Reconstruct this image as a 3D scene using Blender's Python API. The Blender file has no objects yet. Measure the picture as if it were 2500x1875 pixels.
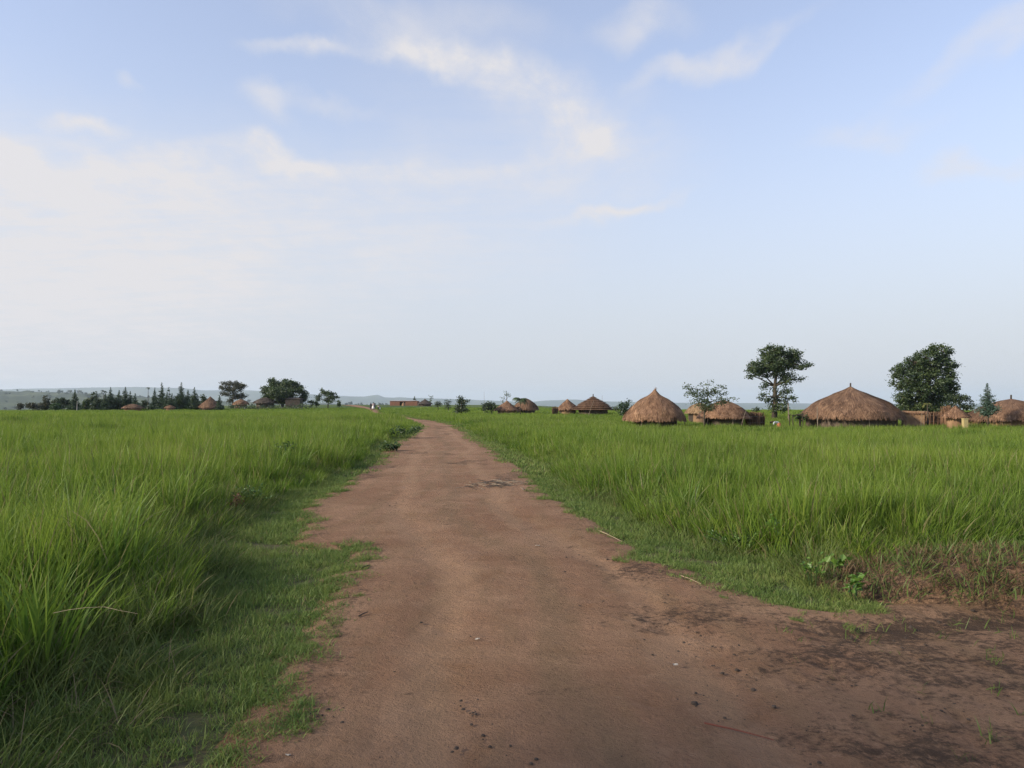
import bpy, bmesh, math, random
import numpy as np
from mathutils import Vector, Matrix, Euler
R = math.radians
random.seed(7)
rng = np.random.default_rng(7)
SC = bpy.context.scene
COL = SC.collection

# ------------------------------------------------------------------ camera, exposure
F, CX, CY, HZ, EYE = 1800.0, 1250.0, 937.5, 986.0, 1.6
PITCH = math.atan((HZ - CY) / F)
cam = bpy.data.cameras.new('camera')
cam.sensor_width = 36.0
cam.lens = 36.0 * F / 2500.0
cam.clip_start = 0.05
cam.clip_end = 60000
camo = bpy.data.objects.new('camera', cam)
camo.location = (0, 0, EYE)
camo.rotation_euler = (R(90) + PITCH, 0, 0)
COL.objects.link(camo)
SC.camera = camo
SC.view_settings.view_transform = 'Standard'
SC.view_settings.look = 'None'
SC.view_settings.gamma = 1.0
SC.view_settings.exposure = 0.85
SC.cycles.max_bounces = 8
SC.cycles.diffuse_bounces = 3
SC.cycles.transmission_bounces = 4
SC.cycles.volume_bounces = 1
SC.cycles.sample_clamp_indirect = 4.0
SC.cycles.use_denoising = True
SC.cycles.denoiser = 'OPENIMAGEDENOISE'
SC.cycles.denoising_input_passes = 'RGB_ALBEDO_NORMAL'
SC.cycles.denoising_prefilter = 'NONE'
SC.cycles.use_adaptive_sampling = False

# ------------------------------------------------------------------ sun and sky
SUN_EL, SUN_AZ = R(24), R(-112)           # azimuth from +Y (view direction), negative = left
sd_ = Vector((math.sin(SUN_AZ) * math.cos(SUN_EL), math.cos(SUN_AZ) * math.cos(SUN_EL), math.sin(SUN_EL)))
sun = bpy.data.lights.new('sun', 'SUN')
sun.energy = 3.4
sun.angle = R(4)
sun.color = (1.0, 0.86, 0.67)
suno = bpy.data.objects.new('sun', sun)
suno.rotation_euler = (-sd_).to_track_quat('-Z', 'Y').to_euler()
suno.location = (0, 0, 40)
COL.objects.link(suno)

world = bpy.data.worlds.new('World')
SC.world = world
world.use_nodes = True
WT = world.node_tree
WT.nodes.clear()
WSTR = 0.15


def wn(t, **k):
    n = WT.nodes.new(t)
    for a, b in k.items():
        setattr(n, a, b)
    return n


def wmath(op, a, b=None, clamp=False):
    n = wn('ShaderNodeMath', operation=op)
    n.use_clamp = clamp
    for i, v in enumerate((a, b)):
        if v is None:
            continue
        if isinstance(v, (int, float)):
            n.inputs[i].default_value = v
        else:
            WT.links.new(v, n.inputs[i])
    return n.outputs[0]


def px_ang(px, py):
    u, v = (px - CX) / F, (CY - py) / F
    y = math.cos(PITCH) - v * math.sin(PITCH)
    z = math.sin(PITCH) + v * math.cos(PITCH)
    L = math.sqrt(u * u + y * y + z * z)
    return math.atan2(u, y), math.asin(z / L)


def build_world():
    L = WT.links.new
    sky = wn('ShaderNodeTexSky', sky_type='NISHITA')
    sky.sun_disc = False
    sky.sun_elevation = SUN_EL
    sky.sun_rotation = SUN_AZ
    sky.altitude = 0
    sky.air_density = 1.0
    sky.dust_density = 0.6
    sky.ozone_density = 1.6
    tc = wn('ShaderNodeTexCoord')
    sep = wn('ShaderNodeSeparateXYZ')
    L(tc.outputs['Generated'], sep.inputs[0])
    az = wmath('ARCTAN2', sep.outputs[0], sep.outputs[1])
    el = wmath('ARCSINE', sep.outputs[2])
    comb = wn('ShaderNodeCombineXYZ')
    L(az, comb.inputs[0])
    L(el, comb.inputs[1])
    # cloud layer coordinates: the direction projected on a flat layer
    zz = wmath('MAXIMUM', wmath('ADD', sep.outputs[2], 0.12), 0.03)
    lay = wn('ShaderNodeCombineXYZ')
    L(wmath('DIVIDE', sep.outputs[0], zz), lay.inputs[0])
    L(wmath('DIVIDE', sep.outputs[1], zz), lay.inputs[1])

    def noise(scale, detail, rough, dist, src, stretch=(1, 1, 1), rot=0.0, loc=(0, 0, 0)):
        mp = wn('ShaderNodeMapping')
        mp.inputs['Scale'].default_value = stretch
        mp.inputs['Rotation'].default_value = (0, 0, rot)
        mp.inputs['Location'].default_value = loc
        L(src, mp.inputs[0])
        n = wn('ShaderNodeTexNoise')
        n.inputs['Scale'].default_value = scale
        n.inputs['Detail'].default_value = detail
        n.inputs['Roughness'].default_value = rough
        n.inputs['Distortion'].default_value = dist
        L(mp.outputs[0], n.inputs['Vector'])
        return n.outputs['Fac']

    def ramp(v, a, b, lo=0.0, hi=1.0):
        m = wn('ShaderNodeMapRange', interpolation_type='SMOOTHSTEP')
        m.inputs['From Min'].default_value = a
        m.inputs['From Max'].default_value = b
        m.inputs['To Min'].default_value = lo
        m.inputs['To Max'].default_value = hi
        L(v, m.inputs['Value'])
        return m.outputs[0]

    # warp the angular coordinates a little so that no mask keeps a clean ellipse
    wx = wn('ShaderNodeTexNoise')
    wx.inputs['Scale'].default_value = 9.0
    wx.inputs['Detail'].default_value = 5.0
    L(comb.outputs[0], wx.inputs['Vector'])
    sub = wn('ShaderNodeVectorMath', operation='SUBTRACT')
    L(wx.outputs['Color'], sub.inputs[0])
    sub.inputs[1].default_value = (0.5, 0.5, 0.5)
    scl = wn('ShaderNodeVectorMath', operation='SCALE')
    L(sub.outputs[0], scl.inputs[0])
    scl.inputs['Scale'].default_value = 0.10
    warp = wn('ShaderNodeVectorMath', operation='ADD')
    L(comb.outputs[0], warp.inputs[0])
    L(scl.outputs[0], warp.inputs[1])
    flat = wn('ShaderNodeVectorMath', operation='MULTIPLY')
    L(warp.outputs[0], flat.inputs[0])
    flat.inputs[1].default_value = (1, 1, 0)

    def blob(px, py, rx, ry, rot, amp, src):
        k = 2500.0 / 2212.0
        a, e = px_ang(px * k, py * k)
        mp = wn('ShaderNodeMapping', vector_type='TEXTURE')
        mp.inputs['Location'].default_value = (a, e, 0)
        mp.inputs['Rotation'].default_value = (0, 0, R(rot))
        mp.inputs['Scale'].default_value = (rx * k / F, ry * k / F, 1)
        L(src, mp.inputs[0])
        g = wn('ShaderNodeTexGradient', gradient_type='SPHERICAL')
        L(mp.outputs[0], g.inputs[0])
        s = ramp(g.outputs['Fac'], 0.0, 1.0)
        return wmath('MULTIPLY', s, amp)

    def total(items, src):
        acc = None
        for it in items:
            b = blob(*it, src)
            acc = b if acc is None else wmath('ADD', acc, b)
        return acc
    wisps = [
        (1020, 150, 260, 50, -24, 0.95), (1190, 225, 340, 80, -20, 0.75), (1340, 235, 130, 70, 40, 0.3), (1290, 300, 240, 80, -10, 0.5), (880, 100, 200, 36, -14, 0.6),
        (900, 30, 520, 70, -4, 0.4), (650, 98, 170, 30, 3, 0.85), (760, 90, 260, 24, 4, 0.5), (1390, 42, 140, 50, 8, 0.7),
        (1500, 122, 190, 36, 12, 0.85), (1640, 92, 190, 30, 14, 0.6), (570, 222, 80, 50, -30, 0.85), (690, 213, 180, 24, 0, 0.5),
        (190, 256, 110, 22, 3, 1.0), (130, 350, 160, 40, 12, 0.6), (15, 312, 90, 34, -4, 0.8), (1270, 458, 150, 26, 7, 0.8), (1370, 434, 150, 18, 8, 1.0),
        (1880, 292, 170, 40, -6, 0.5), (2075, 355, 120, 26, 3, 0.7), (2150, 85, 260, 40, 26, 0.55), (1120, 370, 500, 60, -4, 0.4), (1180, 330, 240, 40, 14, 0.4),
        (305, 155, 40, 24, -30, 0.5), (280, 350, 420, 70, 6, 0.7), (700, 350, 360, 34, -2, 0.8), (540, 330, 240, 30, 3, 0.5), (2190, 350, 90, 22, 0, 0.6), (420, 400, 700, 60, 2, 0.4)]
    veil = [
        (-100, 600, 900, 360, 0, 0.95), (500, 520, 900, 300, 0, 0.80), (1000, 420, 620, 260, 8, 0.42),
        (1100, 230, 520, 200, -15, 0.25), (-900, 500, 1200, 500, 0, 0.8)]
    w_mask = total(wisps, flat.outputs[0])
    v_mask = total(veil, flat.outputs[0])
    n1 = noise(4.2, 9, 0.64, 0.5, lay.outputs[0], (1.0, 0.55, 1), R(-35))
    n3 = noise(15.0, 8, 0.66, 0.3, lay.outputs[0], (1.0, 0.7, 1), R(40), (5, 2, 0))
    n2 = noise(1.3, 6, 0.6, 1.2, lay.outputs[0], (1.0, 1.0, 1), R(28), (3.3, 1.2, 0))
    wisp = wmath('MULTIPLY', w_mask, ramp(wmath('ADD', wmath('MULTIPLY', n1, 0.72), wmath('MULTIPLY', n3, 0.28)), 0.33, 0.66, 0.30, 1.0))
    bank = wmath('MULTIPLY', v_mask, ramp(n2, 0.22, 0.62, 0.55, 1.0))
    bank = wmath('MULTIPLY', bank, ramp(n1, 0.3, 0.65, 0.66, 1.0))
    n4 = noise(7.0, 8, 0.66, 0.4, lay.outputs[0], (0.35, 1.3, 1), R(12), (2, 7, 0))
    bank = wmath('MULTIPLY', bank, ramp(n3, 0.3, 0.65, 0.84, 1.0))
    bank = wmath('MULTIPLY', bank, ramp(n4, 0.36, 0.60, 0.62, 1.0))
    cl = wmath('ADD', wmath('MULTIPLY', wisp, 0.92), bank, clamp=True)
    cl = wmath('ADD', wmath('MULTIPLY', cl, 0.72), 0.25)
    # pale air low in the sky
    low = ramp(el, 0.50, 0.0, 0.0, 0.95)
    tint = wn('ShaderNodeMix', data_type='RGBA', blend_type='MULTIPLY')
    tint.inputs['Factor'].default_value = 1.0
    L(sky.outputs[0], tint.inputs['A'])
    tint.inputs['B'].default_value = (1.06, 0.955, 0.98, 1)
    m1 = wn('ShaderNodeMix', data_type='RGBA')
    L(low, m1.inputs['Factor'])
    L(tint.outputs['Result'], m1.inputs['A'])
    k = 0.555 / WSTR         # colours as they are to appear at this exposure
    m1.inputs['B'].default_value = (0.565 * k, 0.612 * k, 0.69 * k, 1)
    m2 = wn('ShaderNodeMix', data_type='RGBA')
    L(cl, m2.inputs['Factor'])
    L(m1.outputs['Result'], m2.inputs['A'])
    m2.inputs['B'].default_value = (0.80 * k, 0.78 * k, 0.795 * k, 1)
    bg = wn('ShaderNodeBackground')
    bg.inputs['Strength'].default_value = WSTR
    L(m2.outputs['Result'], bg.inputs['Color'])
    out = wn('ShaderNodeOutputWorld')
    L(bg.outputs[0], out.inputs['Surface'])


build_world()

# ------------------------------------------------------------------ helpers


def at(px, py, d):
    """world point seen at pixel (px, py) of the 2500x1875 photograph at depth d"""
    u, v = (px - CX) / F, (CY - py) / F
    y = math.cos(PITCH) - v * math.sin(PITCH)
    z = math.sin(PITCH) + v * math.cos(PITCH)
    return Vector((u * d / y, d, EYE + z * d / y))


def mpp(d):
    return d / F


def S(t):
    t = np.clip(t, 0, 1)
    return t * t * (3 - 2 * t)


_perm = np.random.default_rng(11).random((256, 256))


def vnoise(x, y):
    x = np.asarray(x, float); y = np.asarray(y, float)
    xi = np.floor(x).astype(int); yi = np.floor(y).astype(int)
    fx = x - xi; fy = y - yi
    fx = fx * fx * (3 - 2 * fx); fy = fy * fy * (3 - 2 * fy)
    p = _perm
    a = p[xi & 255, yi & 255]; b = p[(xi + 1) & 255, yi & 255]
    c = p[xi & 255, (yi + 1) & 255]; d = p[(xi + 1) & 255, (yi + 1) & 255]
    return (a * (1 - fx) + b * fx) * (1 - fy) + (c * (1 - fx) + d * fx) * fy


def fbm(x, y, o=4):
    s, a, t = 0.0, 0.5, 0.0
    for i in range(o):
        s = s + a * vnoise(x * 2 ** i + 17.3 * i, y * 2 ** i + 5.1 * i)
        t += a
        a *= 0.5
    return s / t


def T(x, y):
    """height of the land"""
    x = np.asarray(x, float); y = np.asarray(y, float)
    z = -0.6 * S((x - 2) / 9) * S((y - 14) / 32) * (1 - S((y - 70) / 24))
    z = z + 1.25 * S((y - 140) / 75) * (1 - S((x - 0) / 30)) * (1 - 0.6 * S((-x - 60) / 60))
    r = np.hypot(x, y)
    edge = 250 - 60 * S((-x - 55) / 80) - 70 * S((x - 0) / 60)
    z = z - 42 * S((r - edge) / 900)
    z = z - 8 * S((r - 2000) / 4000)
    z = z + 0.05 * (fbm(x * 0.13, y * 0.13, 2) - 0.5)
    return z


def tz(x, y):
    return float(T(x, y))


def link(name, me, mat=None, parent=None, smooth=False):
    o = bpy.data.objects.new(name, me)
    COL.objects.link(o)
    if mat is not None:
        for m in (mat if isinstance(mat, (list, tuple)) else [mat]):
            me.materials.append(m)
    if parent is not None:
        o.parent = parent
    if smooth:
        me.polygons.foreach_set('use_smooth', [True] * len(me.polygons))
    return o


def tag(o, label=None, cat=None, group=None, kind=None):
    if label: o['label'] = label
    if cat: o['category'] = cat
    if group: o['group'] = group
    if kind: o['kind'] = kind
    return o


def thing(name, loc, label, cat, group=None, rz=0.0):
    o = bpy.data.objects.new(name, None)
    o.empty_display_size = 0.3
    o.location = loc
    o.rotation_euler = (0, 0, rz)
    COL.objects.link(o)
    return tag(o, label, cat, group)


class MB:
    """collects vertices, faces, a random value per vertex and a material index per face"""

    def __init__(self, origin=(0, 0, 0)):
        self.v, self.f, self.r, self.m = [], [], [], []
        self.o = Vector(origin)

    def add(self, vs, fs, rnd=0.5, mi=0):
        b = len(self.v)
        self.v.extend([(p[0] - self.o.x, p[1] - self.o.y, p[2] - self.o.z) for p in vs])
        self.f.extend([tuple(i + b for i in f) for f in fs])
        self.r.extend([rnd] * len(vs))
        self.m.extend([mi] * len(fs))

    def tube(self, pts, rad, n=6, rnd=0.5, mi=0, cap=True):
        pts = [Vector(p) for p in pts]
        if isinstance(rad, (int, float)):
            rad = [rad] * len(pts)
        rings = []
        for i, p in enumerate(pts):
            d = (pts[min(i + 1, len(pts) - 1)] - pts[max(i - 1, 0)])
            if d.length < 1e-9:
                d = Vector((0, 0, 1))
            d.normalize()
            a = d.orthogonal().normalized()
            b = d.cross(a)
            rings.append([p + (a * math.cos(k * 2 * math.pi / n) + b * math.sin(k * 2 * math.pi / n)) * rad[i] for k in range(n)])
        # keep the ring frames aligned
        vs, fs = [], []
        for i, rg in enumerate(rings):
            if i:
                prev = vs[-n:]
                off = min(range(n), key=lambda q: sum((rg[(k + q) % n] - prev[k]).length_squared for k in range(n)))
                rg = [rg[(k + off) % n] for k in range(n)]
            vs.extend(rg)
        for i in range(len(rings) - 1):
            for k in range(n):
                fs.append((i * n + k, i * n + (k + 1) % n, (i + 1) * n + (k + 1) % n, (i + 1) * n + k))
        if cap:
            fs.append(tuple(reversed(range(n))))
            fs.append(tuple(range((len(rings) - 1) * n, len(rings) * n)))
        self.add(vs, fs, rnd, mi)

    def box(self, c, s, rz=0.0, rnd=0.5, mi=0):
        cx, cy, cz = c
        x, y, z = s[0] / 2, s[1] / 2, s[2] / 2
        co, si = math.cos(rz), math.sin(rz)
        vs = []
        for dz in (-z, z):
            for dx, dy in ((-x, -y), (x, -y), (x, y), (-x, y)):
                vs.append((cx + dx * co - dy * si, cy + dx * si + dy * co, cz + dz))
        self.add(vs, [(3, 2, 1, 0), (4, 5, 6, 7), (0, 1, 5, 4), (1, 2, 6, 5), (2, 3, 7, 6), (3, 0, 4, 7)], rnd, mi)

    def build(self, name, mat, parent=None, smooth=False):
        me = bpy.data.meshes.new(name)
        me.from_pydata([tuple(p) for p in self.v], [], self.f)
        a = me.attributes.new('rnd', 'FLOAT', 'POINT')
        a.data.foreach_set('value', self.r)
        o = link(name, me, mat, parent, smooth)
        if isinstance(mat, (list, tuple)):
            me.polygons.foreach_set('material_index', self.m)
        me.update()
        return o


def np_mesh(name, V, faces4=None, faces3=None, attrs=None):
    """mesh from numpy arrays: V (n,3), quads (m,4), tris (k,3)"""
    me = bpy.data.meshes.new(name)
    q = np.zeros((0, 4), int) if faces4 is None else np.asarray(faces4)
    t = np.zeros((0, 3), int) if faces3 is None else np.asarray(faces3)
    me.vertices.add(len(V))
    me.vertices.foreach_set('co', np.asarray(V, np.float32).ravel())
    me.loops.add(q.size + t.size)
    me.loops.foreach_set('vertex_index', np.concatenate([q.ravel(), t.ravel()]).astype(np.int32))
    me.polygons.add(len(q) + len(t))
    st = np.concatenate([np.arange(len(q)) * 4, q.size + np.arange(len(t)) * 3]).astype(np.int32)
    me.polygons.foreach_set('loop_start', st)
    if attrs:
        for k, v in attrs.items():
            a = me.attributes.new(k, 'FLOAT', 'POINT')
            a.data.foreach_set('value', np.asarray(v, np.float32))
    me.update(calc_edges=True)
    me.validate()
    return me

# ------------------------------------------------------------------ materials


class NT:
    def __init__(self, name):
        self.m = bpy.data.materials.new(name)
        self.m.use_nodes = True
        self.t = self.m.node_tree
        self.t.nodes.clear()
        self.out = self.n('ShaderNodeOutputMaterial')

    def n(self, t, **k):
        x = self.t.nodes.new(t)
        for a, b in k.items():
            setattr(x, a, b)
        return x

    def set(self, sock, v):
        if v is None:
            return
        if isinstance(v, (int, float)):
            sock.default_value = v
        elif isinstance(v, tuple):
            sock.default_value = v if len(v) != 3 or sock.type == 'VECTOR' else (*v, 1)
        else:
            self.t.links.new(v, sock)

    def math(self, op, a, b=None, c=None, clamp=False):
        x = self.n('ShaderNodeMath', operation=op)
        x.use_clamp = clamp
        for i, v in enumerate((a, b, c)):
            self.set(x.inputs[i], v)
        return x.outputs[0]

    def mix(self, f, a, b, blend='MIX'):
        x = self.n('ShaderNodeMix', data_type='RGBA', blend_type=blend)
        self.set(x.inputs['Factor'], f)
        self.set(x.inputs['A'], a)
        self.set(x.inputs['B'], b)
        return x.outputs['Result']

    def ramp(self, v, a, b, lo=0.0, hi=1.0):
        x = self.n('ShaderNodeMapRange', interpolation_type='SMOOTHSTEP')
        self.set(x.inputs['Value'], v)
        for s, q in (('From Min', a), ('From Max', b), ('To Min', lo), ('To Max', hi)):
            x.inputs[s].default_value = q
        return x.outputs[0]

    def pos(self):
        return self.n('ShaderNodeNewGeometry').outputs['Position']

    def obj(self):
        return self.n('ShaderNodeTexCoord').outputs['Object']

    def map(self, v, scale=(1, 1, 1), loc=(0, 0, 0), rot=(0, 0, 0)):
        x = self.n('ShaderNodeMapping')
        self.set(x.inputs[0], v)
        x.inputs['Scale'].default_value = scale
        x.inputs['Location'].default_value = loc
        x.inputs['Rotation'].default_value = rot
        return x.outputs[0]

    def noise(self, v, scale, detail=4, rough=0.55, dist=0.0):
        x = self.n('ShaderNodeTexNoise')
        self.set(x.inputs['Vector'], v)
        x.inputs['Scale'].default_value = scale
        x.inputs['Detail'].default_value = detail
        x.inputs['Roughness'].default_value = rough
        x.inputs['Distortion'].default_value = dist
        return x.outputs['Fac']

    def attr(self, name):
        return self.n('ShaderNodeAttribute', attribute_name=name).outputs['Fac']

    def bump(self, h, strength, dist):
        x = self.n('ShaderNodeBump')
        self.set(x.inputs['Height'], h)
        x.inputs['Strength'].default_value = strength
        x.inputs['Distance'].default_value = dist
        return x.outputs[0]

    def pbr(self, col, rough=0.8, normal=None, spec=0.3):
        p = self.n('ShaderNodeBsdfPrincipled')
        self.set(p.inputs['Base Color'], col)
        self.set(p.inputs['Roughness'], rough)
        p.inputs['Specular IOR Level'].default_value = spec
        self.set(p.inputs['Normal'], normal)
        self.t.links.new(p.outputs[0], self.out.inputs['Surface'])
        return self.m

    def leaf(self, col, transl=0.4, tcol=None, gloss=0.04, rough=0.45):
        d = self.n('ShaderNodeBsdfDiffuse')
        self.set(d.inputs['Color'], col)
        t = self.n('ShaderNodeBsdfTranslucent')
        self.set(t.inputs['Color'], tcol if tcol is not None else col)
        a = self.n('ShaderNodeMixShader')
        a.inputs[0].default_value = transl
        self.t.links.new(d.outputs[0], a.inputs[1])
        self.t.links.new(t.outputs[0], a.inputs[2])
        g = self.n('ShaderNodeBsdfGlossy')
        g.inputs['Roughness'].default_value = rough
        g.inputs['Color'].default_value = (0.9, 0.95, 1, 1)
        b = self.n('ShaderNodeMixShader')
        b.inputs[0].default_value = gloss
        self.t.links.new(a.outputs[0], b.inputs[1])
        self.t.links.new(g.outputs[0], b.inputs[2])
        self.t.links.new(b.outputs[0], self.out.inputs['Surface'])
        return self.m


def grass_mat(name, c_deep, c_mid, c_yel, c_dry, patch=0.25, dryat=0.93, transl=0.5):
    t = NT(name)
    p = t.pos()
    big = t.noise(p, patch, 4, 0.6)
    small = t.noise(p, 2.2, 3)
    r = t.attr('rnd')
    tip = t.attr('tip')
    f = t.math('ADD', t.math('MULTIPLY', big, 1.25), t.math('MULTIPLY', r, 0.45))
    f = t.math('ADD', f, t.math('MULTIPLY', small, 0.35))
    f = t.math('SUBTRACT', f, 0.20)
    c = t.mix(t.ramp(f, 0.40, 0.85), c_deep, c_mid)
    c = t.mix(t.ramp(f, 0.78, 1.25), c, c_yel)
    c = t.mix(t.math('MULTIPLY', t.ramp(tip, 0.55, 1.0), 0.38), c, c_yel)
    dry = t.math('MULTIPLY', t.ramp(r, dryat, dryat + 0.02), 0.9)
    c = t.mix(dry, c, c_dry)
    return t.leaf(c, transl, None, 0.014, 0.5)


def foliage_mat(name, a, b, c, scale=0.8, transl=0.4):
    t = NT(name)
    r = t.attr('rnd')
    n = t.noise(t.pos(), scale, 3)
    f = t.math('ADD', t.math('MULTIPLY', n, 0.8), t.math('MULTIPLY', r, 0.5))
    col = t.mix(t.ramp(f, 0.35, 0.75), a, b)
    col = t.mix(t.ramp(f, 0.72, 1.05), col, c)
    return t.leaf(col, transl, None, 0.04, 0.5)


def thatch_mat(name, dark, mid, light):
    t = NT(name)
    o = t.obj()
    r = t.attr('rnd')
    n = t.noise(o, 1.1, 4, 0.6)
    n2 = t.noise(t.map(o, (9, 9, 1.5)), 1.6, 3)
    f = t.math('ADD', t.math('MULTIPLY', n, 0.55), t.math('MULTIPLY', n2, 0.3))
    f = t.math('ADD', f, t.math('MULTIPLY', r, 0.35))
    c = t.mix(t.ramp(f, 0.35, 0.62), dark, mid)
    c = t.mix(t.ramp(f, 0.60, 0.92), c, light)
    return t.pbr(c, 0.9, t.bump(n2, 0.5, 0.03), 0.15)


def bark_mat(name, a, b):
    t = NT(name)
    o = t.obj()
    n = t.noise(t.map(o, (6, 6, 1)), 2.5, 5, 0.65)
    return t.pbr(t.mix(t.ramp(n, 0.35, 0.7), a, b), 0.9, t.bump(n, 0.6, 0.03), 0.15)


def mud_mat(name, a, b, scale=1.5):
    t = NT(name)
    o = t.obj()
    n = t.noise(o, scale, 6, 0.65)
    n2 = t.noise(o, 18, 4)
    c = t.mix(t.ramp(n, 0.35, 0.65), a, b)
    c = t.mix(t.math('MULTIPLY', t.ramp(n2, 0.55, 0.75), 0.4), c, tuple(x * 0.55 for x in a))
    return t.pbr(c, 0.92, t.bump(n2, 0.4, 0.02), 0.15)


def plain_mat(name, c, rough=0.75, var=0.25, scale=4.0):
    t = NT(name)
    n = t.noise(t.obj(), scale, 4)
    return t.pbr(t.mix(t.ramp(n, 0.3, 0.7), tuple(x * (1 - var) for x in c), tuple(min(1, x * (1 + var)) for x in c)), rough, None, 0.3)


M = {}
M['tall'] = grass_mat('tall grass', (0.056, 0.120, 0.015), (0.130, 0.222, 0.026), (0.240, 0.300, 0.046), (0.24, 0.20, 0.10), 0.16, 0.955)
M['lush'] = grass_mat('broad grass', (0.065, 0.135, 0.020), (0.125, 0.215, 0.030), (0.225, 0.295, 0.050), (0.26, 0.23, 0.12), 0.3, 0.97, 0.45)
M['rough'] = grass_mat('rough grass', (0.060, 0.098, 0.024), (0.105, 0.155, 0.036), (0.175, 0.200, 0.058), (0.20, 0.155, 0.09), 0.6, 0.86, 0.35)
M['turf'] = grass_mat('verge turf', (0.080, 0.140, 0.036), (0.135, 0.205, 0.050), (0.215, 0.250, 0.070), (0.20, 0.155, 0.085), 0.8, 0.93, 0.35)
M['straw'] = grass_mat('cut straw', (0.075, 0.050, 0.028), (0.125, 0.085, 0.046), (0.20, 0.145, 0.075), (0.085, 0.140, 0.032), 1.5, 0.8, 0.25)
M['crop'] = foliage_mat('field weeds', (0.030, 0.070, 0.020), (0.048, 0.098, 0.026), (0.075, 0.130, 0.034), 0.4)
M['tree'] = foliage_mat('dark tree leaves', (0.034, 0.062, 0.022), (0.062, 0.100, 0.031), (0.130, 0.175, 0.045), 0.5)
M['tree2'] = foliage_mat('olive tree leaves', (0.034, 0.056, 0.024), (0.052, 0.080, 0.030), (0.090, 0.120, 0.045), 0.6)
M['pine'] = foliage_mat('pine needles', (0.028, 0.056, 0.028), (0.044, 0.082, 0.034), (0.080, 0.125, 0.045), 0.6, 0.2)
M['bluepine'] = foliage_mat('blue pine needles', (0.034, 0.070, 0.048), (0.055, 0.105, 0.068), (0.085, 0.140, 0.085), 0.9, 0.2)
M['weed'] = foliage_mat('weed leaves', (0.030, 0.062, 0.016), (0.055, 0.105, 0.022), (0.095, 0.160, 0.030), 3.0)
M['bright'] = foliage_mat('bright leaves', (0.085, 0.180, 0.024), (0.120, 0.235, 0.030), (0.165, 0.280, 0.040), 3.0, 0.45)
M['green'] = foliage_mat('fresh weed leaves', (0.055, 0.115, 0.022), (0.085, 0.165, 0.028), (0.12, 0.21, 0.035), 3.0)
M['lightleaf'] = foliage_mat('light tree leaves', (0.048, 0.080, 0.028), (0.076, 0.118, 0.038), (0.12, 0.165, 0.050), 0.8)
M['rust'] = foliage_mat('withered leaves', (0.10, 0.045, 0.020), (0.16, 0.075, 0.030), (0.20, 0.11, 0.04), 3.0)
M['drygreen'] = foliage_mat('dry brush leaves', (0.045, 0.050, 0.030), (0.070, 0.075, 0.040), (0.10, 0.10, 0.055), 1.0)
M['yellowleaf'] = foliage_mat('yellowing fronds', (0.11, 0.13, 0.03), (0.17, 0.18, 0.04), (0.23, 0.22, 0.05), 1.0)
M['far'] = foliage_mat('far tree leaves', (0.030, 0.052, 0.024), (0.042, 0.068, 0.030), (0.06, 0.085, 0.034), 0.02)
M['thatch'] = thatch_mat('brown thatch', (0.088, 0.049, 0.031), (0.195, 0.115, 0.070), (0.37, 0.235, 0.145))
M['thatch2'] = thatch_mat('aged thatch', (0.070, 0.042, 0.028), (0.150, 0.091, 0.058), (0.29, 0.185, 0.115))
M['thatchgrey'] = thatch_mat('grey thatch', (0.045, 0.038, 0.034), (0.080, 0.066, 0.056), (0.14, 0.11, 0.09))
M['thatchlight'] = thatch_mat('pale thatch', (0.15, 0.10, 0.06), (0.28, 0.19, 0.11), (0.40, 0.29, 0.18))
M['bark'] = bark_mat('bark', (0.050, 0.042, 0.032), (0.105, 0.088, 0.068))
M['stick'] = bark_mat('dry wood', (0.12, 0.10, 0.08), (0.27, 0.225, 0.17))
M['mud'] = mud_mat('mud wall', (0.20, 0.125, 0.075), (0.29, 0.19, 0.115))
M['mudred'] = mud_mat('red mud', (0.20, 0.105, 0.070), (0.29, 0.16, 0.105))
M['mudgrey'] = mud_mat('grey mud', (0.075, 0.058, 0.046), (0.115, 0.090, 0.070))
M['dark'] = plain_mat('dark opening', (0.018, 0.015, 0.013), 0.95)
M['darkwood'] = plain_mat('dark wood', (0.045, 0.035, 0.028), 0.85)
M['tin'] = plain_mat('weathered tin', (0.33, 0.32, 0.31), 0.5)
M['skin'] = plain_mat('brown skin', (0.055, 0.032, 0.022), 0.55, 0.1)
M['hair'] = plain_mat('black hair', (0.012, 0.011, 0.010), 0.8, 0.1)
M['pink'] = plain_mat('pale pink cloth', (0.55, 0.42, 0.40), 0.85, 0.06)
M['white'] = plain_mat('white cloth', (0.78, 0.75, 0.74), 0.85, 0.05)
M['darkcloth'] = plain_mat('dark cloth', (0.030, 0.028, 0.036), 0.85, 0.15)
M['greycloth'] = plain_mat('grey cloth', (0.10, 0.095, 0.11), 0.85, 0.15)
M['pale'] = plain_mat('pale cloth', (0.44, 0.49, 0.50), 0.85, 0.06)
M['orange'] = plain_mat('orange cloth', (0.36, 0.14, 0.065), 0.85, 0.08)
M['yellow'] = plain_mat('yellow plastic', (0.37, 0.31, 0.15), 0.6, 0.06)
M['plastic'] = plain_mat('white plastic', (0.78, 0.78, 0.74), 0.4, 0.04)
M['redstalk'] = plain_mat('red stalk', (0.12, 0.040, 0.026), 0.6, 0.3)
M['clod'] = plain_mat('dark clods', (0.050, 0.038, 0.030), 0.95, 0.35, 20)
M['straws'] = plain_mat('dry straw', (0.30, 0.245, 0.16), 0.8, 0.2)
M['scrap'] = plain_mat('pale scrap', (0.38, 0.34, 0.28), 0.85, 0.05)


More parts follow.
